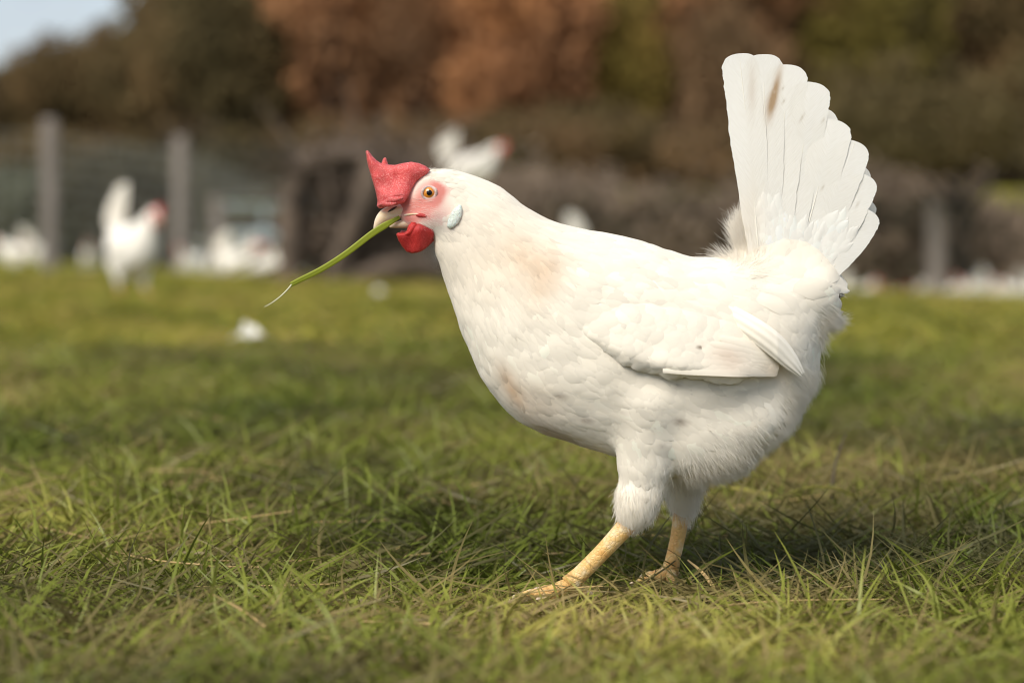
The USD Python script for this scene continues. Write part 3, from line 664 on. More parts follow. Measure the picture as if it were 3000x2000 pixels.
def contour_feathers(mesh, P, N, L, Wd, rng, lift=0.0009, nu=7, nv=5, droop=0.0003, side=False, edge_dark=0.03):
    """overlapping body feathers that hug the mesh; returns mesh and the feather each vertex belongs to"""
    n = len(P); T = flow(P, N)
    T += rng.normal(0, 0.11, (n, 3)); T -= (T * N).sum(1, keepdims=True) * N; T /= np.linalg.norm(T, axis=1, keepdims=True)
    Bn = np.cross(N, T)
    u, v = np.linspace(0, 1, nu), np.linspace(-1, 1, nv)
    u = 1 - (1 - u) ** 1.35
    prof = np.where(u < 0.62, np.interp(u, [0, .25, .62], [.5, .85, 1.0]), np.sqrt(np.clip(1 - ((u - 0.62) / 0.385) ** 2, 0, 1)))
    Q = P[:, None, None] + T[:, None, None] * (L[:, None] * (u - 0.45)[None])[:, :, None, None] + Bn[:, None, None] * ((Wd / 2)[:, None, None] * prof[None, :, None] * v[None, None])[..., None]
    # round the tip: the side corners fall back
    Q = Q - T[:, None, None] * (L[:, None, None] * 0.06 * (u[None, :, None] ** 3) * (v ** 2)[None, None])[..., None]
    sel = mesh.vertex_normals[:, 1] < -0.55 if side else np.ones(len(mesh.vertices), bool)
    MV, MN = mesh.vertices[sel], mesh.vertex_normals[sel]
    tree = cKDTree(MV); _, i = tree.query(Q.reshape(-1, 3), k=3)
    V3, N3 = MV[i], MN[i]
    q = Q.reshape(-1, 3); off = np.einsum('nkc,nkc->nk', q[:, None] - V3, N3).mean(1); nm = N3.mean(1); nm /= np.linalg.norm(nm, axis=1, keepdims=True)
    lf = -0.0007 + (lift * rng.uniform(0.6, 1.5, n))[:, None] * np.interp(u, [0, 0.3, 0.7, 1], [0, 0.75, 1.0, 0.45])[None] + 0.0007 * np.interp(u, [0, 0.35, 1], [0, 1, 1])[None]
    lf = lf[:, :, None] - (droop * (v ** 2))[None, None] * (0.3 + u)[None, :, None]
    q = q - off[:, None] * nm + nm * lf.reshape(-1, 1)
    m = nu * nv; a, b = np.meshgrid(np.arange(nu - 1), np.arange(nv - 1), indexing='ij')
    quad = np.stack([a * nv + b, a * nv + b + 1, (a + 1) * nv + b + 1, (a + 1) * nv + b], -1).reshape(-1, 4)
    f = (quad[None] + (np.arange(n) * m)[:, None, None]).reshape(-1, 4)
    edge = (u[:, None] ** 3 * 0.6 + 0.5 * np.abs(v)[None] ** 3); tone = (1 + 0.035 * rng.normal(size=n))[:, None] * (1.01 - edge_dark * edge.ravel())[None]
    return (q, np.vstack([f[:, [0, 2, 1]], f[:, [0, 3, 2]]])), tone.ravel()

# ------------------------------------------------------------------ the hen in front
hen = thing('hen', 'large white hen in front with a long green grass blade in its beak', 'hen')
body = hen_body(0.0024)
q = to_px(body.vertices)
headmask = sstep(1420, 1330, q[:, 0]) * sstep(760, 690, q[:, 1])
lump = meshkit.fbm(body.vertices * np.array([38, 60, 55]), 2, 21) * 0.0022 + meshkit.fbm(body.vertices * 130, 2, 4) * 0.0006
body.vertices = body.vertices + body.vertex_normals * (lump * (1 - headmask))[:, None]
BT = cKDTree(body.vertices[body.vertices[:, 1] < 0.004][:, [0, 2]]); BV = body.vertices[body.vertices[:, 1] < 0.004]
def near_y(px, py):
    """how far towards the camera the hen's side reaches there"""
    p = W(px, py); d, i = BT.query(p[..., [0, 2]], k=6)
    return BV[i][..., 1].mean(-1)
col, _ = tint(body.vertices, skin=True)
obj('body', (np.array(body.vertices), np.array(body.faces)), 'body_look', hen, color=col)

def neck_w(q): return sstep(1750, 1500, q[:, 0]) * sstep(1040, 800, q[:, 1])
def not_face(q, C=None):
    e = np.hypot((q[:, 0] - 1255) / 1.0, (q[:, 1] - 590))
    return sstep(70, 96, e) * (q[:, 0] > 1215)
rg = np.random.default_rng(11)
groups = []
P, N = sample(body, 3600, rg, lambda q, C: not_face(q) * (1 - 0.85 * neck_w(q)) * sstep(1540, 1480, q[:, 1]) * (1 - 0.75 * sstep(1390, 1430, q[:, 1]) * sstep(2010, 1960, q[:, 0])) * (1 - 0.6 * sstep(1300, 1380, q[:, 1]) * sstep(1960, 2020, q[:, 0])))
qq = to_px(P); leg_ = sstep(1330, 1400, qq[:, 1]) * sstep(2010, 1960, qq[:, 0])
L = rg.uniform(0.016, 0.032, len(P)) * (1 - 0.5 * leg_); Wd = rg.uniform(0.008, 0.017, len(P)) * (1 - 0.5 * leg_)
groups.append(contour_feathers(body, P, N, L, Wd, rg, 0.00042, droop=0.0005))
P, N = sample(body, 2600, rg, lambda q, C: not_face(q) * neck_w(q)); qq = to_px(P)
hd = sstep(1420, 1300, qq[:, 0]) * sstep(720, 660, qq[:, 1])
L = rg.uniform(0.020, 0.030, len(P)) * (1 - 0.6 * hd); Wd = rg.uniform(0.005, 0.008, len(P)) * (1 - 0.4 * hd)
groups.append(contour_feathers(body, P, N, L, Wd, rg, 0.0005, nv=3, droop=0.0004))
P, N = sample(body, 260, rg, lambda q, C: blob(q, 2310, 740, 110, 90)); L = rg.uniform(0.030, 0.05, len(P)); Wd = rg.uniform(0.013, 0.02, len(P))
groups.append(contour_feathers(body, P, N, L, Wd, rg, 0.0010, nu=9, droop=0.0006))
cf = join([g_[0] for g_ in groups]); c, _ = tint(cf[0]); c = c * np.concatenate([g_[1] for g_ in groups])[:, None]
obj('contour_feathers', cf, 'plumage_look', hen, color=np.clip(c, 0, 0.92), kind='stuff')

# wings
WING = [(1640, 850), (1632, 895), (1660, 945), (1704, 984), (1762, 1014), (1812, 1047), (1888, 1078), (1964, 1093), (2066, 1101), (2168, 1102), (2245, 1092), (2290, 1080), (2330, 1050), (2300, 985), (2230, 930), (2150, 880), (2020, 850), (1900, 825), (1780, 815)]
WLOW = shapely.LineString([(1632, 895), (1660, 945), (1704, 984), (1762, 1014), (1812, 1047), (1888, 1078), (1964, 1093), (2066, 1101), (2168, 1102), (2245, 1092), (2290, 1080)])
WUP = shapely.LineString([(2330, 1050), (2300, 985), (2230, 930), (2150, 880), (2020, 850), (1900, 825), (1780, 815), (1640, 850)])
WING, WLOW, WUP = dep(WING, -0.072), shapely.LineString(dep(np.array(WLOW.coords), -0.072)), shapely.LineString(dep(np.array(WUP.coords), -0.072))
def wing_up(x, y): return shapely.distance(shapely.points(np.stack([x, y], -1)), WUP)
def wing_grow(x, y):
    p = shapely.points(np.stack([x, y], -1)); lo, up = shapely.distance(p, WLOW), shapely.distance(p, WUP)
    return np.clip(sstep(-20, 240, up) * (0.55 + 0.45 * np.exp(-lo / 120)) * (0.20 + 0.80 * sstep(1640, 1940, x)), 0, 1)
wing = inflate(WING, 0.0150, 30, 9, lambda x, y: near_y(x, y) + 0.002 + 0.006 * sstep(70, 0, wing_up(x, y)), 0.0, back=0.35, grow=wing_grow)
wm = trimesh.Trimesh(*wing, process=False); trimesh.smoothing.filter_taubin(wm, iterations=4)
wing = (np.array(wm.vertices), np.array(wm.faces))
wingp = obj('wing', wing, 'body_look', hen, color=tint(wing[0])[0])
P, N = sample(wm, 900, rg, lambda q, C: 1.0 * (C[:, 1] < near_y(q[:, 0], q[:, 1]) + 0.0005))
qq = to_px(P); k = (N[:, 1] < -0.6) & (wing_grow(qq[:, 0], qq[:, 1]) > 0.22); P, N = P[k], N[k]; qq = to_px(P)
big = sstep(1700, 2150, qq[:, 0])
wf = contour_feathers(wm, P, N, rg.uniform(0.019, 0.025, len(P)) * (1 + 0.25 * big), rg.uniform(0.013, 0.017, len(P)) * (1 + 0.25 * big), rg, 0.0013, nu=9, nv=7, droop=0.0008, side=True, edge_dark=0.08)
wtone = wf[1]; wf = wf[0]
obj('wing_coverts', wf, 'plumage_look', wingp, color=np.clip(tint(wf[0])[0] * wtone[:, None], 0, .92), kind='stuff')
def flight(base, tip, bend, width, lift, seed):
    (base, tip) = dep([base, tip], -0.072)
    (v, f), sh, pp = feather_sheet(base, tip, bend, width, 0, 0, 16, 6, 0.0, seed=seed)
    y = near_y(pp[:, 0], pp[:, 1]) - lift * wing_grow(pp[:, 0], pp[:, 1]) - 0.0014 + 0.0050 * sstep(2150, 1970, pp[:, 0])
    v[:, 1] = y - 0.0005 * (1 - np.linspace(-1, 1, 6)[None] ** 2).repeat(16, 0).ravel()
    return v, f
FL = [((1940, 1084), (2288, 1090), -4, 34), ((1960, 1072), (2290, 1085), -4, 36), ((1985, 1056), (2291, 1078), -4, 38), ((2010, 1040), (2292, 1070), -4, 38), ((2040, 1024), (2294, 1061), -3, 38), ((2075, 1006), (2296, 1052), -3, 38), ((2110, 990), (2298, 1044), -2, 36)]
fl_meshes = []
for k, a in enumerate(FL):
    v, f = flight(*a, 0.0158, k); fl_meshes.append((v, f))
    obj('flight_feather', (v, f), 'plumage_look', wingp, color=tint(v)[0] * 0.99)
# the folded wing's end: a thick narrow bundle of feathers that reaches past the flank
BST = np.array([(2112, 880, 2098, 926, 14), (2150, 896, 2128, 950, 18), (2200, 922, 2174, 980, 20), (2250, 952, 2222, 1014, 21), (2300, 992, 2268, 1050, 20), (2334, 1034, 2306, 1080, 16), (2354, 1068, 2334, 1098, 11), (2366, 1096, 2354, 1110, 4)], float)
BST[:, 0:2], BST[:, 2:4] = dep(BST[:, 0:2], -0.072), dep(BST[:, 2:4], -0.072)
bm = loft_body(BST, 60, 48, 2.0)
bth = np.concatenate([np.tile(np.arange(48) * 2 * np.pi / 48, 60), [0, 0]])
bm.vertices += bm.vertex_normals * (0.00035 * np.sin(bth * 9 + 0.6))[:, None]
bx_ = to_px(bm.vertices)[:, 0]
BX = np.array([2100, 2150, 2200, 2250, 2300, 2345.0]); BYY = near_y(BX, np.array([905, 925, 950, 985, 1020, 1040.0])); BYY = np.maximum(BYY, BYY[0] - 0.002); BYY = np.minimum(BYY, BYY[0] + (BX - BX[0]) * 0.00007)
bm.vertices[:, 1] += np.interp(bx_, BX, BYY) - 0.0078 * sstep(2110, 2230, bx_) + 0.006 * sstep(2190, 2100, bx_)
obj('wing_tip', (np.array(bm.vertices), np.array(bm.faces)), 'body_look', wingp, color=tint(bm.vertices)[0])
fw = obj('wing', mirror(wing), 'body_look', hen, color=tint(wing[0])[0])
obj('wing_coverts', mirror(wf), 'plumage_look', fw, color=tint(wf[0])[0], kind='stuff')
obj('wing_tip', mirror((np.array(bm.vertices), np.array(bm.faces))), 'body_look', fw, color=tint(bm.vertices)[0])

# tail
def tail_tint(pp, shade):
    n = len(pp); q = pp
    f = meshkit.fbm(np.stack([q[:, 0] / 16, q[:, 1] / 60, 0 * q[:, 0]], -1), 3, 6)
    col = np.tile(np.array([0.91, 0.885, 0.82]), (n, 1)) * shade
    def lay(w, c): nonlocal col; col = col + np.clip(w, 0, 1)[:, None] * (np.array(c) - col)
    lay(0.22 * blob(q, 2190, 640, 45, 110, 0.0) * (0.8 + 0.6 * f), (0.80, 0.66, 0.48))
    lay(np.clip(1.1 * blob(q, 2264, 275, 10, 62, 0.22) + 0.5 * blob(q, 2252, 310, 16, 40, 0.2) + 0.25 * blob(q, 2198, 270, 12, 70), 0, 1) * sstep(-0.05, 0.30, meshkit.fbm(np.stack([q[:, 0] / 7, q[:, 1] / 30, 0 * q[:, 0]], -1), 3, 16)), (0.52, 0.37, 0.23))
    for (x, y, r) in ((2343, 348, 14), (2405, 355, 9), (2290, 300, 8), (2404, 550, 9), (2506, 600, 10), (2288, 262, 6)):
        lay(0.45 * blob(q, x, y, 3, r, 0.5), (0.45, 0.37, 0.24))
    return np.clip(col, 0, 0.92)
tail_near = []
for k, a in enumerate(TAIL):
    sheet, shaft, pp = feather_sheet(*a, -0.0140 + 0.0004 * k, -0.0150 + 0.0005 * k, 90, 25, 0.015, seed=k)
    t = obj('tail_feather', sheet, 'tail_feather_look', hen, color=tail_tint(pp, 1.0 - 0.015 * (k % 2)), uv=vane_uv(90, 25)); tail_near.append(sheet)
    obj('shaft', shaft, 'quill_look', t)
for k, a in enumerate(TAIL[:-1]):
    b = tuple(np.array(TAIL[k + 1][j]) * 0.5 + np.array(a[j]) * 0.5 + (4, 14) for j in (0, 1))
    sheet, shaft, pp = feather_sheet(b[0], b[1], a[2], a[3], 0.0125 - 0.0009 * k, 0.0150 - 0.0011 * k, 40, 11, -0.035, seed=20 + k)
    t = obj('tail_feather', sheet, 'tail_feather_look', hen, color=tail_tint(pp, 1.0), uv=vane_uv(40, 11))
    obj('shaft', (shaft[0] + np.array([0, 0.0008, 0]), shaft[1]), 'quill_look', t)
# small coverts over the tail's root, fewer and fewer up the fan
tv, tf = join(tail_near); tmesh = trimesh.Trimesh(tv, tf, process=False)
if tmesh.face_normals[:, 1].mean() > 0: tmesh.invert()
rc = np.random.default_rng(77)
def near_root(q, C):
    a_ = np.arctan2(q[:, 0] - 2290, 900 - q[:, 1]); r_ = np.hypot(q[:, 0] - 2290, q[:, 1] - 900)
    return sstep(300, 110, r_ + 30 * np.sin(a_ * 7)) * (np.abs(a_ - 0.26) < 0.50)
P, N = sample(tmesh, 520, rc, near_root); o_ = np.argsort(P[:, 2])
cv_ = contour_feathers(tmesh, P, N, rc.uniform(0.018, 0.034, len(P)), rc.uniform(0.007, 0.012, len(P)), rc, 0.0004, nu=8, droop=0.0004, side=True)
obj('tail_coverts', cv_[0], 'plumage_look', hen, color=np.clip(tail_tint(to_px(cv_[0][0]), 1.0) * cv_[1][:, None] * 1.01, 0, 0.92), kind='stuff')

# loose down: belly, thighs, under the tail and before it, throat
def down(n, weight, length, rng, out=0.55, k=5, w0=0.00022, curl=0.25, wild=1.0):
    P, N = sample(body, n, rng, weight); T = flow(P, N)
    l = rng.uniform(*length, n)
    D = T * (1 - out) + N * out + rng.normal(0, 0.16 * wild, (n, 3)); D /= np.linalg.norm(D, axis=1, keepdims=True)
    u = np.linspace(0, 1, k); bend = T - N * 0.3 + rng.normal(0, 0.4 * wild, (n, 3)) + np.array([0, 0, -0.25 * wild])
    X = P[:, None] - N[:, None] * 0.0012 + (l[:, None] * u[None])[..., None] * D[:, None] + (l[:, None] * u[None] ** 2 * curl)[..., None] * bend[:, None]
    return X, np.tile(np.linspace(w0, w0 * 0.3, k), (n, 1))
rh = np.random.default_rng(5)
low = lambda q, C: np.clip(sstep(1040, 1150, q[:, 1]) * sstep(2230, 2330, q[:, 0]) + sstep(1270, 1400, q[:, 1]) * sstep(1950, 2030, q[:, 0]) + 0.5 * blob(q, 2200, 1330, 120, 90), 0, 1)
sets = [down(15000, low, (0.006, 0.012), rh, 0.45),
        down(3000, lambda q, C: blob(q, 2170, 700, 34, 60), (0.010, 0.022), rh, 0.42),
        down(1500, lambda q, C: blob(q, 2435, 945, 40, 34), (0.007, 0.015), rh, 0.45),
        down(5200, lambda q, C: sstep(1360, 1410, q[:, 1]) * sstep(2020, 1960, q[:, 0]), (0.004, 0.008), rh, 0.30),
        down(1200, lambda q, C: blob(q, 1285, 740, 40, 60) + 0.7 * blob(q, 1690, 1300, 120, 40, 0.5), (0.003, 0.006), rh, 0.2),
        down(16000, lambda q, C: (0.05 + sstep(1290, 1340, q[:, 0])) * (q[:, 1] > np.interp(q[:, 0], [1250, 1308, 1378, 1456, 1532, 1609, 1718, 1847, 1948, 2041, 2500], [500, 497, 516, 552, 607, 653, 677, 704, 735, 760, 775]) + 60) * sstep(0.010, 0.024, np.abs(C[:, 1])), (0.004, 0.009), rh, 0.05, w0=0.00012, curl=0.10, wild=0.3)]
curves('down', np.concatenate([s[0] for s in sets]), np.concatenate([s[1] for s in sets]), 'fluff_look', hen, kind='stuff')
# fine hairs of the face, combed back from the beak
face = lambda q, C: (sstep(120, 80, np.hypot(q[:, 0] - 1262, q[:, 1] - 590)) * (np.hypot(q[:, 0] - 1259, q[:, 1] - 566) > 27) * (q[:, 0] > 1185) * (0.35 + sstep(585, 640, q[:, 1]) + sstep(545, 515, q[:, 1])) + 0.0001)
sets = [down(4600, face, (0.004, 0.009), rh, 0.12, w0=0.00020, curl=0.10, wild=0.5)]
curves('face_bristles', np.concatenate([s[0] for s in sets]), np.concatenate([s[1] for s in sets]), 'fluff_look', hen, kind='stuff')

# head
cy_ = lambda x, y: -0.004 - 0.004 * sstep(1110, 1200, x) - 0.0065 * sstep(520, 600, y) * sstep(1090, 1150, x)
comb = inflate(COMB, 0.0043, 24, 4, cy_, 0.45)
obj('comb', comb, 'comb_look', hen)
obj('comb_spike', inflate(COMB2, 0.0028, 12, 4, lambda x, y: 0.006 + 0 * x), 'comb_look', hen)
folds = []
for pts, r in (([(1118, 600), (1140, 590), (1160, 585), (1184, 580)], 0.0024), ([(1112, 604), (1124, 597), (1142, 598), (1164, 594)], 0.0024), ([(1150, 580), (1168, 572), (1186, 572)], 0.0019)):
    c = spline(np.array(pts, float), 14); folds.append(tube(W(c[:, 0], c[:, 1], cy_(c[:, 0], c[:, 1]) - 0.0042), r * np.sin(np.linspace(0.25, np.pi - 0.25, 14)), 8, rough=0.08))
obj('comb_fold', join(folds), 'comb_look', hen)
wy = lambda x, y: -0.0075 - 0.006 * sstep(735, 665, y)
obj('wattle', inflate(WATTLE, 0.0030, 22, 4, lambda x, y: wy(x, y) + 0.0012 * np.sin(x / 9.0), 0.35, seed=3), 'wattle_look', hen)
obj('wattle', mirror(inflate([(x + 6, y - 6) for x, y in WATTLE], 0.0026, 22, 6, wy, 0.3, seed=4)), 'wattle_look', hen)
obj('wattle_fold', inflate(FOLD, 0.0034, 14, 4, lambda x, y: -0.0125 + 0 * x, 0.35, seed=5), 'wattle_look', hen)
ly = lambda x, y: near_y(x, y) - 0.0022
lobe = inflate(LOBE, 0.0017, 16, 3, lambda x, y: ly(x, y) + 0.0008, 0.5, seed=9)
obj('earlobe', lobe, 'earlobe_look', hen); obj('earlobe', mirror(lobe), 'earlobe_look', hen)
up, lw = beak_shapes(40, 24)
ub = obj('upper_beak', (np.array(up.vertices), np.array(up.faces)), 'beak_look', hen)
obj('nostril', tube(W(np.linspace(1137, 1164, 9), 621 - 16 * np.linspace(0, 1, 9), -0.0052 - 0.0016 * np.linspace(0, 1, 9)), 0.0008 * np.sin(np.linspace(0.3, 2.9, 9)), 8), 'nostril_look', ub)
gk = np.linspace(0, 1, 12); gx_ = 1178 + 66 * gk; gy_ = 632 - 5 * np.sin(gk * 2.6)
obj('gape', tube(W(gx_, gy_, near_y(gx_, gy_ + 2) + 0.0001), 0.0008 * np.sin(np.linspace(1.2, 2.95, 12)), 8), 'beak_look', ub)
obj('gape_skin', tube(W(gx_[6:] + 8, gy_[6:] + 4, near_y(gx_[6:] + 8, gy_[6:] + 4) - 0.0002), 0.0016 * np.sin(np.linspace(0.4, 2.8, 6)), 8), 'wattle_look', hen)
obj('lower_beak', (np.array(lw.vertices), np.array(lw.faces)), 'beak_look', hen)
ey = float(near_y(np.array([1259.0]), np.array([566.0]))[0])
def eye(sgn):
    c = W(1259, 566, ey + 0.0022)
    s = trimesh.creation.icosphere(3, 0.0049); v = s.vertices * np.array([1, 0.82, 1]) + c
    p = trimesh.creation.icosphere(3, 1.0); pv = p.vertices * np.array([0.0021, 0.0009, 0.0021]) + c + np.array([0.0002, -0.00385, 0.0002])
    a = np.linspace(0, 2 * np.pi, 37)[:-1]; R = 0.0049
    ring = c + np.stack([R * np.cos(a) * 1.10, -0.0018 - 0.0006 * np.cos(2 * a), R * np.sin(a) * 0.98], -1)
    ring = np.vstack([ring, ring[:1]]); lid = tube(ring, 0.0011 + 0.0003 * np.sin(3 * np.linspace(0, 2 * np.pi, 37)), 8, cap=False)
    parts = [(v, s.faces), (pv, p.faces), lid]
    if sgn > 0: parts = [mirror(x) for x in parts]
    e = obj('eye', parts[0], 'iris_look', hen); obj('pupil', parts[1], 'pupil_look', e); obj('eyelid', parts[2], 'eyelid_look', e)
eye(-1); eye(1)
# legs
lm, cl = leg_shape((1850, 1522), (1668, 1712), YN, [(-1, -0.10, 0.036), (-0.72, -0.72, 0.030), (-0.68, 0.62, 0.030), (0.8, 0.35, 0.013)], 0.0066)
l1 = obj('leg', lm, 'leg_look', hen)
for c in cl: obj('claw', c, 'claw_look', l1)
lm, cl = leg_shape((1999, 1478), (1962, 1672), YF, [(-0.85, -0.45, 0.030), (0.1, -1, 0.028), (-0.55, 0.8, 0.030), (0.85, 0.4, 0.013)], 0.0060)
l2 = obj('leg', lm, 'leg_look', hen)
for c in cl: obj('claw', c, 'claw_look', l2)

# the blade of grass that the hen carries
c = spline(np.array([(1172, 636), (1126, 662), (1084, 690), (1018, 741), (941, 790), (903, 809), (858, 832)], float), 40)
k = np.linspace(0, 1, 40)
tt = np.gradient(c, axis=0); tt /= np.linalg.norm(tt, axis=1, keepdims=True); nn = np.stack([-tt[:, 1], tt[:, 0]], -1)
hw = np.interp(k, [0, 0.15, 0.4, 0.8, 1], [5, 10, 9, 8, 7])
yy = np.interp(k, [0, 0.2, 1], [-0.006, -0.0085, -0.016])
rows = []
for v, dy in ((-1, 0.0), (-0.45, -0.0011), (0.05, 0.0), (0.5, -0.0011), (1, 0.0)):
    p = c + nn * (hw * v)[:, None]; rows.append(W(p[:, 0], p[:, 1], yy + dy))
V = np.stack(rows, 1); V2 = V + np.array([0, 0.0006, 0])
i, j = np.meshgrid(np.arange(39), np.arange(4), indexing='ij'); qd = np.stack([i * 5 + j, i * 5 + j + 1, i * 5 + 5 + j + 1, i * 5 + 5 + j], -1).reshape(-1, 4)
gb = thing('grass_blade', 'long bright green grass blade held in the beak of the front hen', 'grass blade')
obj('blade', join([(V.reshape(-1, 3), qd), (V2.reshape(-1, 3), qd[:, ::-1])]), 'held_grass_look', gb)
c = spline(np.array([(860, 831), (848, 846), (826, 867), (800, 886), (781, 896)], float), 16)
obj('fibre', tube(W(c[:, 0], c[:, 1], -0.016), np.linspace(0.0006, 0.0002, 16), 6), 'fibre_look', gb)

# ------------------------------------------------------------------ trees, wood and hedge behind the field
def crown_cards(n, centre, radii, size, rng, lobes=7):
    """leaf clumps spread through an uneven crown of several lobes"""
    lc = rng.normal(0, 0.42, (lobes, 3)); lr = rng.uniform(0.35, 0.75, lobes)
    k = rng.integers(0, lobes, n); d = rng.normal(size=(n, 3)); d /= np.linalg.norm(d, axis=1, keepdims=True)
    p = lc[k] + d * (lr[k] * rng.uniform(0.35, 1, n) ** 0.45)[:, None]
    p = centre + p * radii
    a = rng.normal(size=(n, 3)); a /= np.linalg.norm(a, axis=1, keepdims=True); b = np.cross(a, rng.normal(size=(n, 3))); b /= np.linalg.norm(b, axis=1, keepdims=True)
    s = (size * rng.uniform(0.6, 1.5, n))[:, None] / 2
    V = np.stack([p - a * s, p + b * s * 0.6, p + a * s, p - b * s * 0.6], 1).reshape(-1, 3)
    q = np.arange(n * 4).reshape(-1, 4)
    return V, np.vstack([q[:, [0, 1, 2]], q[:, [0, 2, 3]]])
def trunk_limbs(h, r, rng, top=0.75, limbs=7):
    P = np.array([(0, 0, -0.3), (0.02 * h, 0, h * 0.2), (rng.normal(0, 0.03) * h, rng.normal(0, 0.03) * h, h * 0.45), (rng.normal(0, 0.05) * h, rng.normal(0, 0.05) * h, h * top)])
    c = spline(P, 10); parts = [tube(c, np.linspace(r * 1.2, r * 0.3, 10), 8, rough=0.05)]
    for k in range(limbs):
        i = rng.integers(3, 9); a = rng.uniform(0, 2 * np.pi); l = h * rng.uniform(0.2, 0.38)
        e = c[i] + l * np.array([math.cos(a) * 0.75, math.sin(a) * 0.75, 0.6]); m = (c[i] + e) / 2 + rng.normal(0, 0.04, 3) * h
        parts.append(tube(spline(np.array([c[i], m, e]), 6), np.linspace(r * 0.5, r * 0.08, 6), 6))
    return join(parts)
rt = np.random.default_rng(31)
KINDS = ['dark', 'dark', 'brown', 'brown', 'orange', 'orange', 'olive', 'olive']
wood_protos = []
for k, kd in enumerate(KINDS):
    wood_protos.append((kd + '_tree', [('trunk', trunk_limbs(1.0, 0.022, rt), 'dark_bark_look'), ('crown', crown_cards(1500, np.array([0, 0, 0.60]), np.array([0.36, 0.36, 0.40]), 0.055, rt), kd + '_leaf_look')], None))
N_T = 640
d = 63 + 105 * rt.uniform(0, 1, N_T) ** 1.2; ang = rt.uniform(-0.30, 0.30, N_T)
d = np.where(ang < -0.165, np.maximum(d, 74), d)
x, y = ang * d, d + CAM_Y; z = gz(x, y)
px = 1500 + FPX * ang
cap = np.interp(px, [-700, 0, 300, 520, 640], [0.058, 0.067, 0.077, 0.088, 0.3]) * rt.uniform(0.93, 1.02, N_T)
h = np.minimum(rt.uniform(4.5, 7.6, N_T), CAM_Z + cap * d - z)
k = h > 1.6; x, y, z, h, px, d = x[k], y[k], z[k], h[k], px[k], d[k]
py = 640 - (z + 0.6 * h - CAM_Z) / d * FPX
kind = np.zeros(len(x), int)
for i in range(len(x)):
    po = blob(np.array([[px[i], py[i]]]), 1250, 60, 620, 260)[0]; pl = blob(np.array([[px[i], py[i]]]), 1720, 400, 380, 240)[0]; pd = 0.30 + 1.6 * (px[i] < 850) + 0.7 * (px[i] > 2200)
    w = np.array([pd, 0.35 + 0.45 * (px[i] > 1900), 1.7 * po * (px[i] > 780), 1.1 * pl + 0.12]); kind[i] = 2 * rt.choice(4, p=w / w.sum()) + rt.integers(0, 2)
instancer('woodland', wood_protos, np.stack([x, y, z], -1), kind, rt.uniform(-3, 3, len(x)), np.stack([h * rt.uniform(0.62, 0.9, len(h))] * 2 + [h], -1),
          label='autumn wood of brown, orange and olive trees on the slope', category='woodland', kind='stuff')

def tree(name, label, px, d, top, r, kind, size, n=2600, spread=0.4, low=0.35):
    x, y = (px - 1500) / FPX * d, d + CAM_Y; z = float(gz(x, y)); h = CAM_Z + (640 - top) / FPX * d - z
    t = thing(name, label, 'tree', (x, y, z))
    obj('trunk', trunk_limbs(h, r, rt), 'dark_bark_look', t, smooth=True)
    obj('crown', crown_cards(n, np.array([0, 0, h * (1 + low) / 2]), np.array([h * spread, h * spread, h * (1 - low) * 0.52]), size, rt), kind, t, smooth=False)
tree('young_tree', 'dark leafy tree with a thin black trunk at the right edge', 2805, 22.0, 230, 0.085, 'dark_leaf_look', 0.09, 3400, 0.60, 0.50)
tree('autumn_tree', 'tall orange brown tree at the top of the photo left of centre', 1180, 74, -160, 0.16, 'orange_leaf_look', 0.26, 1300, 0.22, 0.5)
tree('autumn_tree', 'orange tree at the top centre beside the dark green one', 1720, 72, -80, 0.16, 'orange_leaf_look', 0.26, 1200, 0.26, 0.50)
tree('olive_tree', 'olive yellow tree in the wood above the back of the front hen', 1860, 66, 330, 0.13, 'olive_leaf_look', 0.24, 900, 0.34, 0.4)
tree('dark_tree', 'dark evergreen tree at the top right of the orange tree', 2110, 66, -90, 0.18, 'dark_leaf_look', 0.30, 2200, 0.22, 0.4)

hp = []
for k in range(8):
    tw = []
    for j in range(26):
        a = rt.uniform(0, 2 * np.pi); l = rt.uniform(0.4, 1.0); e = np.array([math.cos(a) * 0.5, math.sin(a) * 0.5, 0.85]) * l
        tw.append(tube(np.array([[0, 0, 0], e * 0.5 + rt.normal(0, 0.06, 3), e]), np.array([0.012, 0.009, 0.003]), 4))
    hp.append(('bush', [('twigs', join(tw), 'bark_look'), ('leaves', crown_cards(420, np.array([0, 0, 0.48]), np.array([0.55, 0.55, 0.45]), 0.09, rt), 'hedge_look' if k < 4 else 'hedge_green_look' if k < 6 else 'hedge_pale_look')], None))
n = 460
ang = rt.uniform(-0.26, 0.30, n); d = rt.uniform(25, 33, n) + 3 * (ang < -0.05); x, y = ang * d, d + CAM_Y
top = np.interp(1500 + FPX * ang, [-300, 240, 300, 420, 900, 1500, 1950, 2010, 2180, 2240, 2780, 2840, 3200], [500, 500, 460, 410, 430, 540, 535, 600, 600, 535, 535, 605, 605]) + rt.normal(0, 14, n)
hh = np.clip(CAM_Z + (640 - top) / FPX * d - gz(x, y), 0.3, 2.4)
instancer('hedge', hp, np.stack([x, y, gz(x, y) - 0.03], -1), np.where(ang < -0.172, rt.integers(6, 8, n), np.where(ang < -0.06, rt.integers(4, 6, n), rt.integers(0, 5, n))), rt.uniform(-3, 3, n), np.stack([hh * 1.1] * 2 + [hh], -1),
          label='low bare brown and grey hedge along the far edge of the field', category='hedge', kind='stuff')

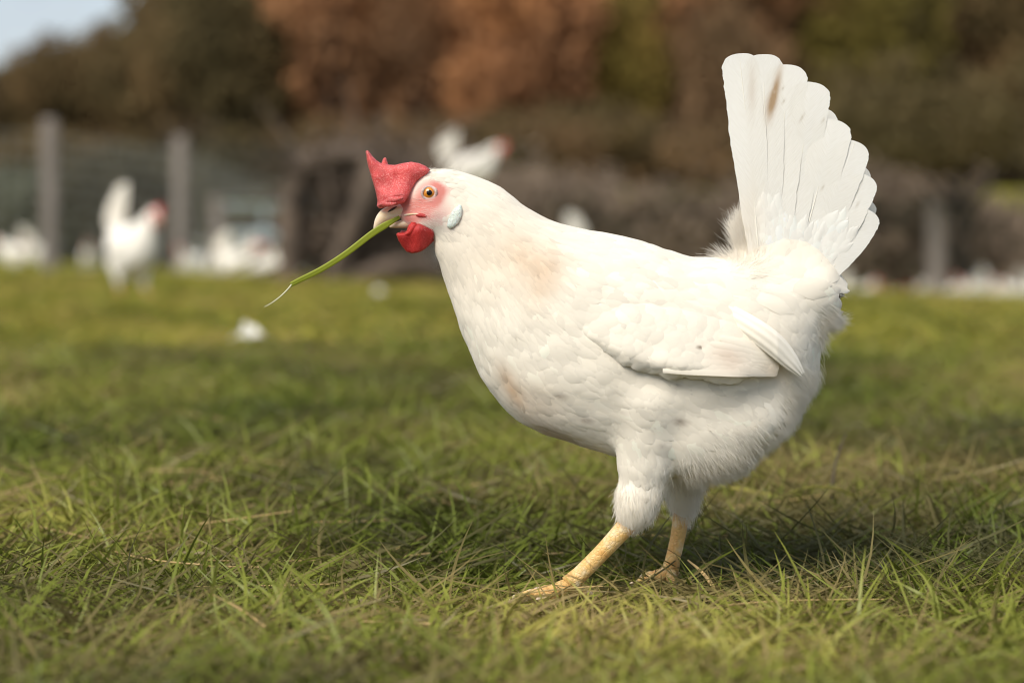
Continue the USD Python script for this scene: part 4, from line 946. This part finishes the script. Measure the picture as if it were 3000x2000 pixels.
n = 260
ang = rt.uniform(-0.30, 0.30, n); d = rt.uniform(57, 64, n); x, y = ang * d, d + CAM_Y; hh = rt.uniform(0.9, 2.0, n) * np.where(ang < -0.1, 0.75, 1.0)
up = []
for k, m_ in enumerate(('brown_leaf_look', 'dark_leaf_look', 'dark_leaf_look', 'brown_leaf_look')):
    up.append(('shrub', [('leaves', crown_cards(700, np.array([0, 0, 0.5]), np.array([0.75, 0.75, 0.5]), 0.11, rt), m_), ('stem', tube(np.array([(0, 0, -0.2), (0.05, 0, 0.8)]), 0.03, 5), 'dark_bark_look')], None))
instancer('undergrowth', up, np.stack([x, y, gz(x, y)], -1), np.where(ang < -0.09, rt.integers(1, 3, n), rt.integers(0, 4, n)), rt.uniform(-3, 3, n), hh, label='brown scrub along the foot of the autumn wood', category='scrub', kind='stuff')

# ------------------------------------------------------------------ fence, gate, stump
def gpt(px, d): return np.array([(px - 1500) / FPX * d, d + CAM_Y, float(gz((px - 1500) / FPX * d, d + CAM_Y))])
def ztop(py, d): return CAM_Z + (640 - py) / FPX * d
def post_mesh(p, top, r, seed):
    zz = np.array([p[2] - 0.25, p[2] + 0.05, (p[2] + top) / 2, top - 0.02, top]); lean = np.random.default_rng(seed).normal(0, 0.02, 2)
    P = np.stack([p[0] + lean[0] * (zz - p[2]), p[1] + lean[1] * (zz - p[2]), zz], -1)
    return tube(P, np.array([1.05, 1.05, 1.0, 0.98, 0.85]) * r, 12, rough=0.03, seed=seed)
fence = thing('wire_fence', 'wire netting fence on grey wooden posts across the left background', 'fence')
FP = [(-420, 16.0, 330, 0.055), (145, 17.0, 350, 0.056), (530, 19.5, 400, 0.058), (845, 24.0, 510, 0.060)]
for k, (px_, d_, t_, r_) in enumerate(FP):
    obj('post', post_mesh(gpt(px_, d_), ztop(t_, d_), r_, k), 'post_look', fence)
net = []
for a, b in zip(FP[:-1], FP[1:]):
    A, B = gpt(a[0], a[1]), gpt(b[0], b[1]); ha, hb = ztop(a[2] + 40, a[1]) - A[2], ztop(b[2] + 40, b[1]) - B[2]
    for j in range(10):
        net.append(tube(np.array([A + (0, 0, ha * (j + 0.3) / 9.5), B + (0, 0, hb * (j + 0.3) / 9.5)]) + (0, -0.07, 0), 0.0034, 4))
    m = int(np.linalg.norm(B - A) / 0.11)
    for j in range(m):
        t_ = (j + 0.5) / m; q_ = A + (B - A) * t_; hh_ = ha + (hb - ha) * t_
        net.append(tube(np.array([q_ + (0, -0.07, 0.02), q_ + (0, -0.07, hh_)]), 0.0028, 4))
obj('netting', join(net), 'wire_look', fence, kind='stuff')
gate = thing('low_gate', 'low pale metal hurdle standing between the two right fence posts', 'gate')
G0, G1 = gpt(640, 20.5), gpt(905, 21.5); zt = ztop(578, 20.5)
obj('upright', tube(np.array([G0 - (0, 0, 0.1), (G0[0], G0[1], zt)]), 0.055, 12), 'post_look', gate)
for f_ in (0.5, 1.0):
    g_ = G0 + (G1 - G0) * f_; obj('upright', tube(np.array([g_ - (0, 0, 0.1), (g_[0], g_[1], zt - 0.03)]), 0.026, 10), 'galvanised_look', gate)
for f_ in (1.0, 0.62, 0.28):
    za = G0[2] + (zt - 0.05 - G0[2]) * f_
    obj('rail', tube(np.array([(G0[0], G0[1], za), (G1[0], G1[1], za)]), 0.032, 10), 'galvanised_look', gate)
pg = thing('wooden_post', 'pale weathered post beside the thin dark tree trunk on the right', 'post')
g_ = gpt(2748, 22.0); obj('shaft', post_mesh(g_, ztop(585, 22.0), 0.085, 9), 'post_look', pg); 
obj('cap', tube(np.array([(g_[0], g_[1], ztop(585, 22) - 0.01), (g_[0], g_[1], ztop(580, 22))]), 0.09, 12), 'post_look', pg)

st = thing('tree_stump', 'big dark uprooted stump with arching roots behind the front hen\'s head', 'tree stump')
D0 = 10.6
def root_at(pts, d=D0): return np.array([(lambda p: (p[0], p[1] + o, p[2]))(at(a, b, d + CAM_Y)) for a, b, o in pts])
ROOTS = [([(840, 840, 0), (842, 700, .05), (850, 560, .1), (900, 470, .12), (1000, 452, .15), (1100, 470, .2)], (0.050, 0.038)),
         ([(1085, 480, .05), (1060, 600, -.05), (1010, 720, -.1), (985, 850, -.15)], (0.045, 0.04)),
         ([(880, 480, .2), (980, 446, .25), (1090, 452, .3), (1200, 520, .35)], (0.036, 0.045)),
         ([(1200, 520, .3), (1240, 600, .2), (1230, 720, .1), (1250, 850, .0)], (0.055, 0.05)),
         ([(1110, 470, .3), (1160, 600, .3), (1150, 740, .2), (1170, 850, .1)], (0.06, 0.07)),
         ([(1000, 850, -.1), (1100, 800, -.15), (1210, 780, -.1), (1330, 830, 0)], (0.045, 0.045))]
for k, (pts, (r0, r1)) in enumerate(ROOTS):
    P = spline(root_at(pts), 26); obj('root', tube(P, np.linspace(r0, r1, 26) * (1 + 0.12 * np.sin(np.arange(26) * 1.7 + k)), 12, rough=0.07, seed=k), 'bark_look', st)
core = trimesh.creation.icosphere(4, 1.0); cv = core.vertices.copy(); cv *= (1 + 0.22 * meshkit.fbm(cv * 2.2, 3, 8))[:, None]
c0, c1 = at(1080, 680, D0 + CAM_Y + 0.55), at(1330, 660, D0 + CAM_Y + 0.65)
obj('trunk', (cv * np.array([0.15, 0.22, 0.22]) + c0, core.faces), 'dark_bark_look', st)
tw = []
for k in range(420):
    b_ = root_at([(rt.uniform(860, 1250), rt.uniform(450, 800), rt.uniform(0.1, 0.5))])[0]; e_ = b_ + rt.normal(0, 0.16, 3) + (0, 0, 0.03)
    tw.append(tube(np.array([b_, (b_ + e_) / 2 + rt.normal(0, 0.02, 3), e_]), np.array([0.014, 0.010, 0.004]), 5))
obj('twigs', join(tw), 'bark_look', st, kind='stuff')

# ------------------------------------------------------------------ the other hens
org = np.array([float(at(1800, 1735, 0)[0]), 0, 0])
def shift(m): return m[0] - org, m[1]
bgp = thing('white_hen', 'x', 'hen')
b2 = hen_body(0.0065, smooth=5)
obj('body', shift((np.array(b2.vertices), np.array(b2.faces))), 'white_plumage_look', bgp)
fans = [feather_sheet(*a, -0.012 + 0.003 * k, -0.016 + 0.0045 * k, 9, 4, 0.1, seed=k)[0] for k, a in enumerate(TAIL)]
obj('tail', shift(join(fans)), 'white_plumage_look', bgp)
wv = inflate(WING, 0.011, 34, 24, lambda x, y: near_y(x, y) + 0.002, back=0.35, grow=wing_grow)
obj('wing', shift(wv), 'white_plumage_look', bgp); obj('wing', shift(mirror(wv)), 'white_plumage_look', bgp)
obj('comb', shift(inflate(COMB, 0.0055, 24, 9, lambda x, y: 0 * x)), 'comb_look', bgp)
obj('wattle', shift(inflate(WATTLE, 0.003, 20, 10, wy)), 'wattle_look', bgp); obj('wattle', shift(mirror(inflate(WATTLE, 0.003, 20, 10, wy))), 'wattle_look', bgp)
fc = trimesh.creation.icosphere(2, 1.0)
for s_ in (-1, 1):
    obj('cheek', shift((fc.vertices * np.array([0.0135, 0.004, 0.012]) + W(1245, 590, s_ * (abs(ey) + 0.0005)), fc.faces)), 'comb_look', bgp)
u2, l2_ = beak_shapes(12, 10)
obj('beak', shift(join([(np.array(m.vertices), np.array(m.faces)) for m in (u2, l2_)])), 'beak_look', bgp)
for a in (((1850, 1522), (1668, 1712), YN, [(-1, -0.10, 0.036), (-0.72, -0.72, 0.030), (-0.68, 0.62, 0.030), (0.8, 0.35, 0.013)], 0.0066), ((1999, 1478), (1962, 1672), YF, [(-0.85, -0.45, 0.030), (0.1, -1, 0.028), (-0.55, 0.8, 0.030)], 0.006)):
    m, c_ = leg_shape(*a, sides=8, n=6); obj('leg', shift(join([m] + c_)), 'leg_look', bgp)
TAIL_H = float(W(2231, 165)[2])
def put(px, py, rot, label, d=None, first=False, scale=1.0, group=None, z=None):
    """a hen whose tail reaches py; without d she stands where the ground is that low"""
    if d is None:
        dd = np.linspace(9.0, 26, 400); x_ = (px - 1500) / FPX * dd
        e = np.abs(gz(x_, dd + CAM_Y) + 0.01 + TAIL_H * scale - (CAM_Z + (640 - py) / FPX * dd)); d = dd[np.argmin(e)]
        print('hen', label[:40], 'd', round(float(d), 1), 'err', round(float(e.min()), 3))
    x_ = (px - 1500) / FPX * d; y_ = d + CAM_Y
    z_ = float(gz(x_, y_)) + 0.004 if z is None else z
    if first:
        bgp.GetAttribute('xformOp:translate').Set(Gf.Vec3d(x_, y_, z_)); bgp.GetAttribute('xformOp:rotateZ').Set(float(rot)); bgp.GetAttribute('xformOp:scale').Set(Gf.Vec3f(scale, scale, scale))
        prop(bgp, label, 'hen', group)
    else: copy_of(bgp, label, (x_, y_, z_), rot, group, scale, name='white_hen')
put(398, 505, 126, 'white hen with a bright red comb striding out before the left fence posts', d=7.9, first=True, scale=0.97)
put(1385, 378, 178, 'white hen perched high above the stump behind the front hen\'s head', d=13.3, z=ztop(378, 13.3) - TAIL_H)
put(850, 676, 20, 'white hen with raised tail beside the stump, rightmost of the left flock', d=15.0, z=ztop(676, 15.0) - TAIL_H)
put(35, 690, -10, 'white hen at the left edge of the photo beyond the grass')
put(262, 702, 95, 'white hen between the leftmost fence post and the striding hen')
put(700, 715, 150, 'white hen just left of the hen with raised tail beside the stump', d=17.0)
put(560, 722, 60, 'faint white hen right at the foot of the second fence post', d=19.0)
put(630, 716, 100, 'white hen in front of the upright of the low gate')
put(1275, 700, 92, 'white hen half hidden behind the wattle and throat of the front hen', d=11.2, scale=0.8)
put(1610, 652, 10, 'white hen of which only the back shows above the front hen\'s back', d=12.5)
put(120, 704, 45, 'white hen just left of the leftmost fence post beyond the grass')
put(780, 722, 200, 'white hen below the raised tail of the hen beside the stump', d=17.5)
put(2590, 838, 200, 'small white hen between the rump hen and the single hen', d=22.0, z=ztop(820, 22.0) - TAIL_H)
put(2720, 834, 350, 'small white hen at the left end of the right flock', d=23.0, z=ztop(816, 23.0) - TAIL_H)
put(2880, 822, 120, 'white hen behind the tallest hen of the right flock', d=23.0, z=ztop(804, 23.0) - TAIL_H)
put(2955, 806, 30, 'white hen with its tail up near the right end of the flock', d=22.0, z=ztop(790, 22.0) - TAIL_H)
put(2515, 812, 170, 'white hen just right of the front hen\'s rump at the grass edge', d=22.0, z=ztop(795, 22.0) - TAIL_H)
put(2668, 842, 30, 'small white hen alone between the rump hen and the right flock', d=22.0, z=ztop(822, 22.0) - TAIL_H)
put(2775, 812, 160, 'first white hen from the left in the dense flock at the right edge', d=22.0, z=ztop(795, 22.0) - TAIL_H)
put(2845, 800, 20, 'tallest white hen in the middle of the flock at the right edge', d=22.0, z=ztop(782, 22.0) - TAIL_H)
put(2915, 818, 200, 'white hen third from the left in the flock at the right edge', d=22.0, z=ztop(800, 22.0) - TAIL_H)
put(2985, 815, 340, 'white hen cut by the right edge of the photo', d=22.0, z=ztop(796, 22.0) - TAIL_H)

# ------------------------------------------------------------------ small things in the grass
def feather_thing(label, px, py, size, rot, seed):
    d_ = 1090 * 1.85 / (py - 640); x_, y_ = (px - 1500) / FPX * d_, d_ + CAM_Y
    t = thing('loose_feather', label, 'feather', (x_, y_, float(gz(x_, y_)) + 0.012 + 0.25 * size), rot)
    r = np.random.default_rng(seed); u, v = np.linspace(0, 1, 12), np.linspace(-1, 1, 7)
    i, j = np.meshgrid(np.arange(11), np.arange(6), indexing='ij'); qd = np.stack([i * 7 + j, i * 7 + j + 1, i * 7 + 8 + j, i * 7 + 7 + j], -1).reshape(-1, 4)
    vanes = []
    for k in range(7):                                      # downy barbs curl up around the vane
        w = (0.26 if k == 0 else 0.16) * size * np.sin(np.pi * np.clip(u, 0.02, 1) ** 0.8) + 0.001; tl = r.uniform(0.2, 1.3); ya = r.uniform(-1.2, 1.2); ln = size * (1 if k == 0 else r.uniform(0.45, 0.8))
        X = (u[:, None] - 0.5) * ln + 0 * v[None]; Y = w[:, None] * v[None] * math.cos(tl); Z = w[:, None] * v[None] * math.sin(tl) + 0.22 * ln * np.sin(np.pi * u)[:, None] + 0.12 * size
        vanes.append((np.stack([X * math.cos(ya) - Y * math.sin(ya), X * math.sin(ya) + Y * math.cos(ya), Z], -1).reshape(-1, 3), qd))
    obj('vane', join(vanes), 'quill_look', t)
    obj('shaft', tube(np.stack([(u - 0.55) * size * 1.1, 0 * u, 0.30 * size * np.sin(np.pi * u) + 0.0006], -1), 0.02 * size * np.linspace(1, 0.3, 12), 6), 'quill_look', t)
feather_thing('white curled feather lying on the grass left of the front hen', 735, 1062, 0.070, 15, 1)
feather_thing('blurred white feather on the grass under the held grass blade', 1115, 880, 0.05, 70, 2)
feather_thing('tiny white feather scrap on the grass at the lower left', 282, 1592, 0.013, 40, 3)
feather_thing('tiny white feather scrap on the grass right of the feet', 2510, 1738, 0.012, 120, 4)
def stalk(name, label, cat, pts, y0, y1, r, matn, flat=1.0):
    c = spline(np.array(pts, float), 20); yy_ = np.linspace(y0, y1, 20)
    obj_ = obj(name, tube(at(c[:, 0], c[:, 1], yy_), np.linspace(r, r * 0.35, 20), 7, squash=flat), matn)
    prop(obj_, label, cat)
stalk('weed_stalk', 'dark upright withered stalk in the grass behind the hen at right', 'stalk', [(2432, 1500), (2438, 1420), (2450, 1350), (2478, 1270)], 0.42, 0.44, 0.0022, 'dark_stalk_look')
stalk('grass_blade', 'long yellow blade arching over the grass right of the hen', 'grass blade', [(2590, 1520), (2480, 1440), (2380, 1425), (2300, 1450)], 0.36, 0.30, 0.0017, 'yellow_blade_look', 0.35)
stalk('grass_blade', 'yellow blade lying flat just behind the hen\'s legs', 'grass blade', [(2140, 1430), (2220, 1440), (2300, 1462)], 0.40, 0.36, 0.0016, 'yellow_blade_look', 0.35)
stalk('straw_stem', 'tan straw stem leaning in the grass right of the far foot', 'straw', [(2095, 1738), (2070, 1690), (2040, 1660), (2015, 1640)], -0.03, 0.01, 0.0020, 'straw_look', 0.6)
stalk('straw_stem', 'pale dry stem standing near the bottom edge below the near foot', 'straw', [(1690, 1990), (1668, 1900), (1645, 1820), (1622, 1765)], -0.27, -0.14, 0.0022, 'straw_look', 0.5)
stalk('straw_stem', 'pale broken straw lying at the bottom centre of the photo', 'straw', [(1510, 1925), (1430, 1890), (1340, 1865)], -0.25, -0.22, 0.0028, 'straw_look', 0.5)

rs_ = np.random.default_rng(123)
long_ = []
for k in range(130):
    d_ = rs_.uniform(1.45, 3.2); x_ = rs_.uniform(-0.24, 0.24) * d_; y_ = d_ + CAM_Y; a_ = rs_.choice([0, np.pi]) + rs_.normal(0, 1.0); l_ = rs_.uniform(0.04, 0.11)
    u_ = np.linspace(0, 1, 7); b_ = rs_.normal(0, 0.5)
    X = x_ + l_ * u_ * math.cos(a_) - b_ * l_ * u_ ** 2 * math.sin(a_) * 0.5; Y = y_ + l_ * u_ * math.sin(a_) + b_ * l_ * u_ ** 2 * math.cos(a_) * 0.5
    if np.hypot(x_ - 0.06, y_) < 0.04: continue
    long_.append(tube(np.stack([X, Y, gz(X, Y) + 0.020 + rs_.uniform(-0.004, 0.012) + 0.03 * l_ * rs_.normal() * u_ * 4], -1), np.linspace(0.0009, 0.0004, 7), 5, squash=0.4))
prop(obj('straw', join(long_), 'straw_look'), 'long loose straw stems strewn on top of the foreground grass', 'straw', kind='stuff')
def clod(label, px, py, size, seed):
    d_ = 1090 * 1.85 / (py - 640); x_, y_ = (px - 1500) / FPX * d_, d_ + CAM_Y
    m = trimesh.creation.icosphere(3, 1.0); v = m.vertices * (1 + 0.35 * meshkit.fbm(m.vertices * 1.9 + seed, 3, seed))[:, None] * np.array([size, size * 0.8, size * 0.42])
    o = obj('soil_clod', (v + np.array([x_, y_, float(gz(x_, y_)) + 0.012]), m.faces), 'droppings_look'); prop(o, label, 'soil clod')
clod('dark brown clod of soil in the grass at the bottom edge left of centre', 1195, 1962, 0.016, 3)
clod('small dark clod of soil in the grass below the held grass blade', 1010, 1868, 0.010, 5)
clod('dark clod of soil beside the withered stalk right of the hen', 2352, 1512, 0.020, 8)
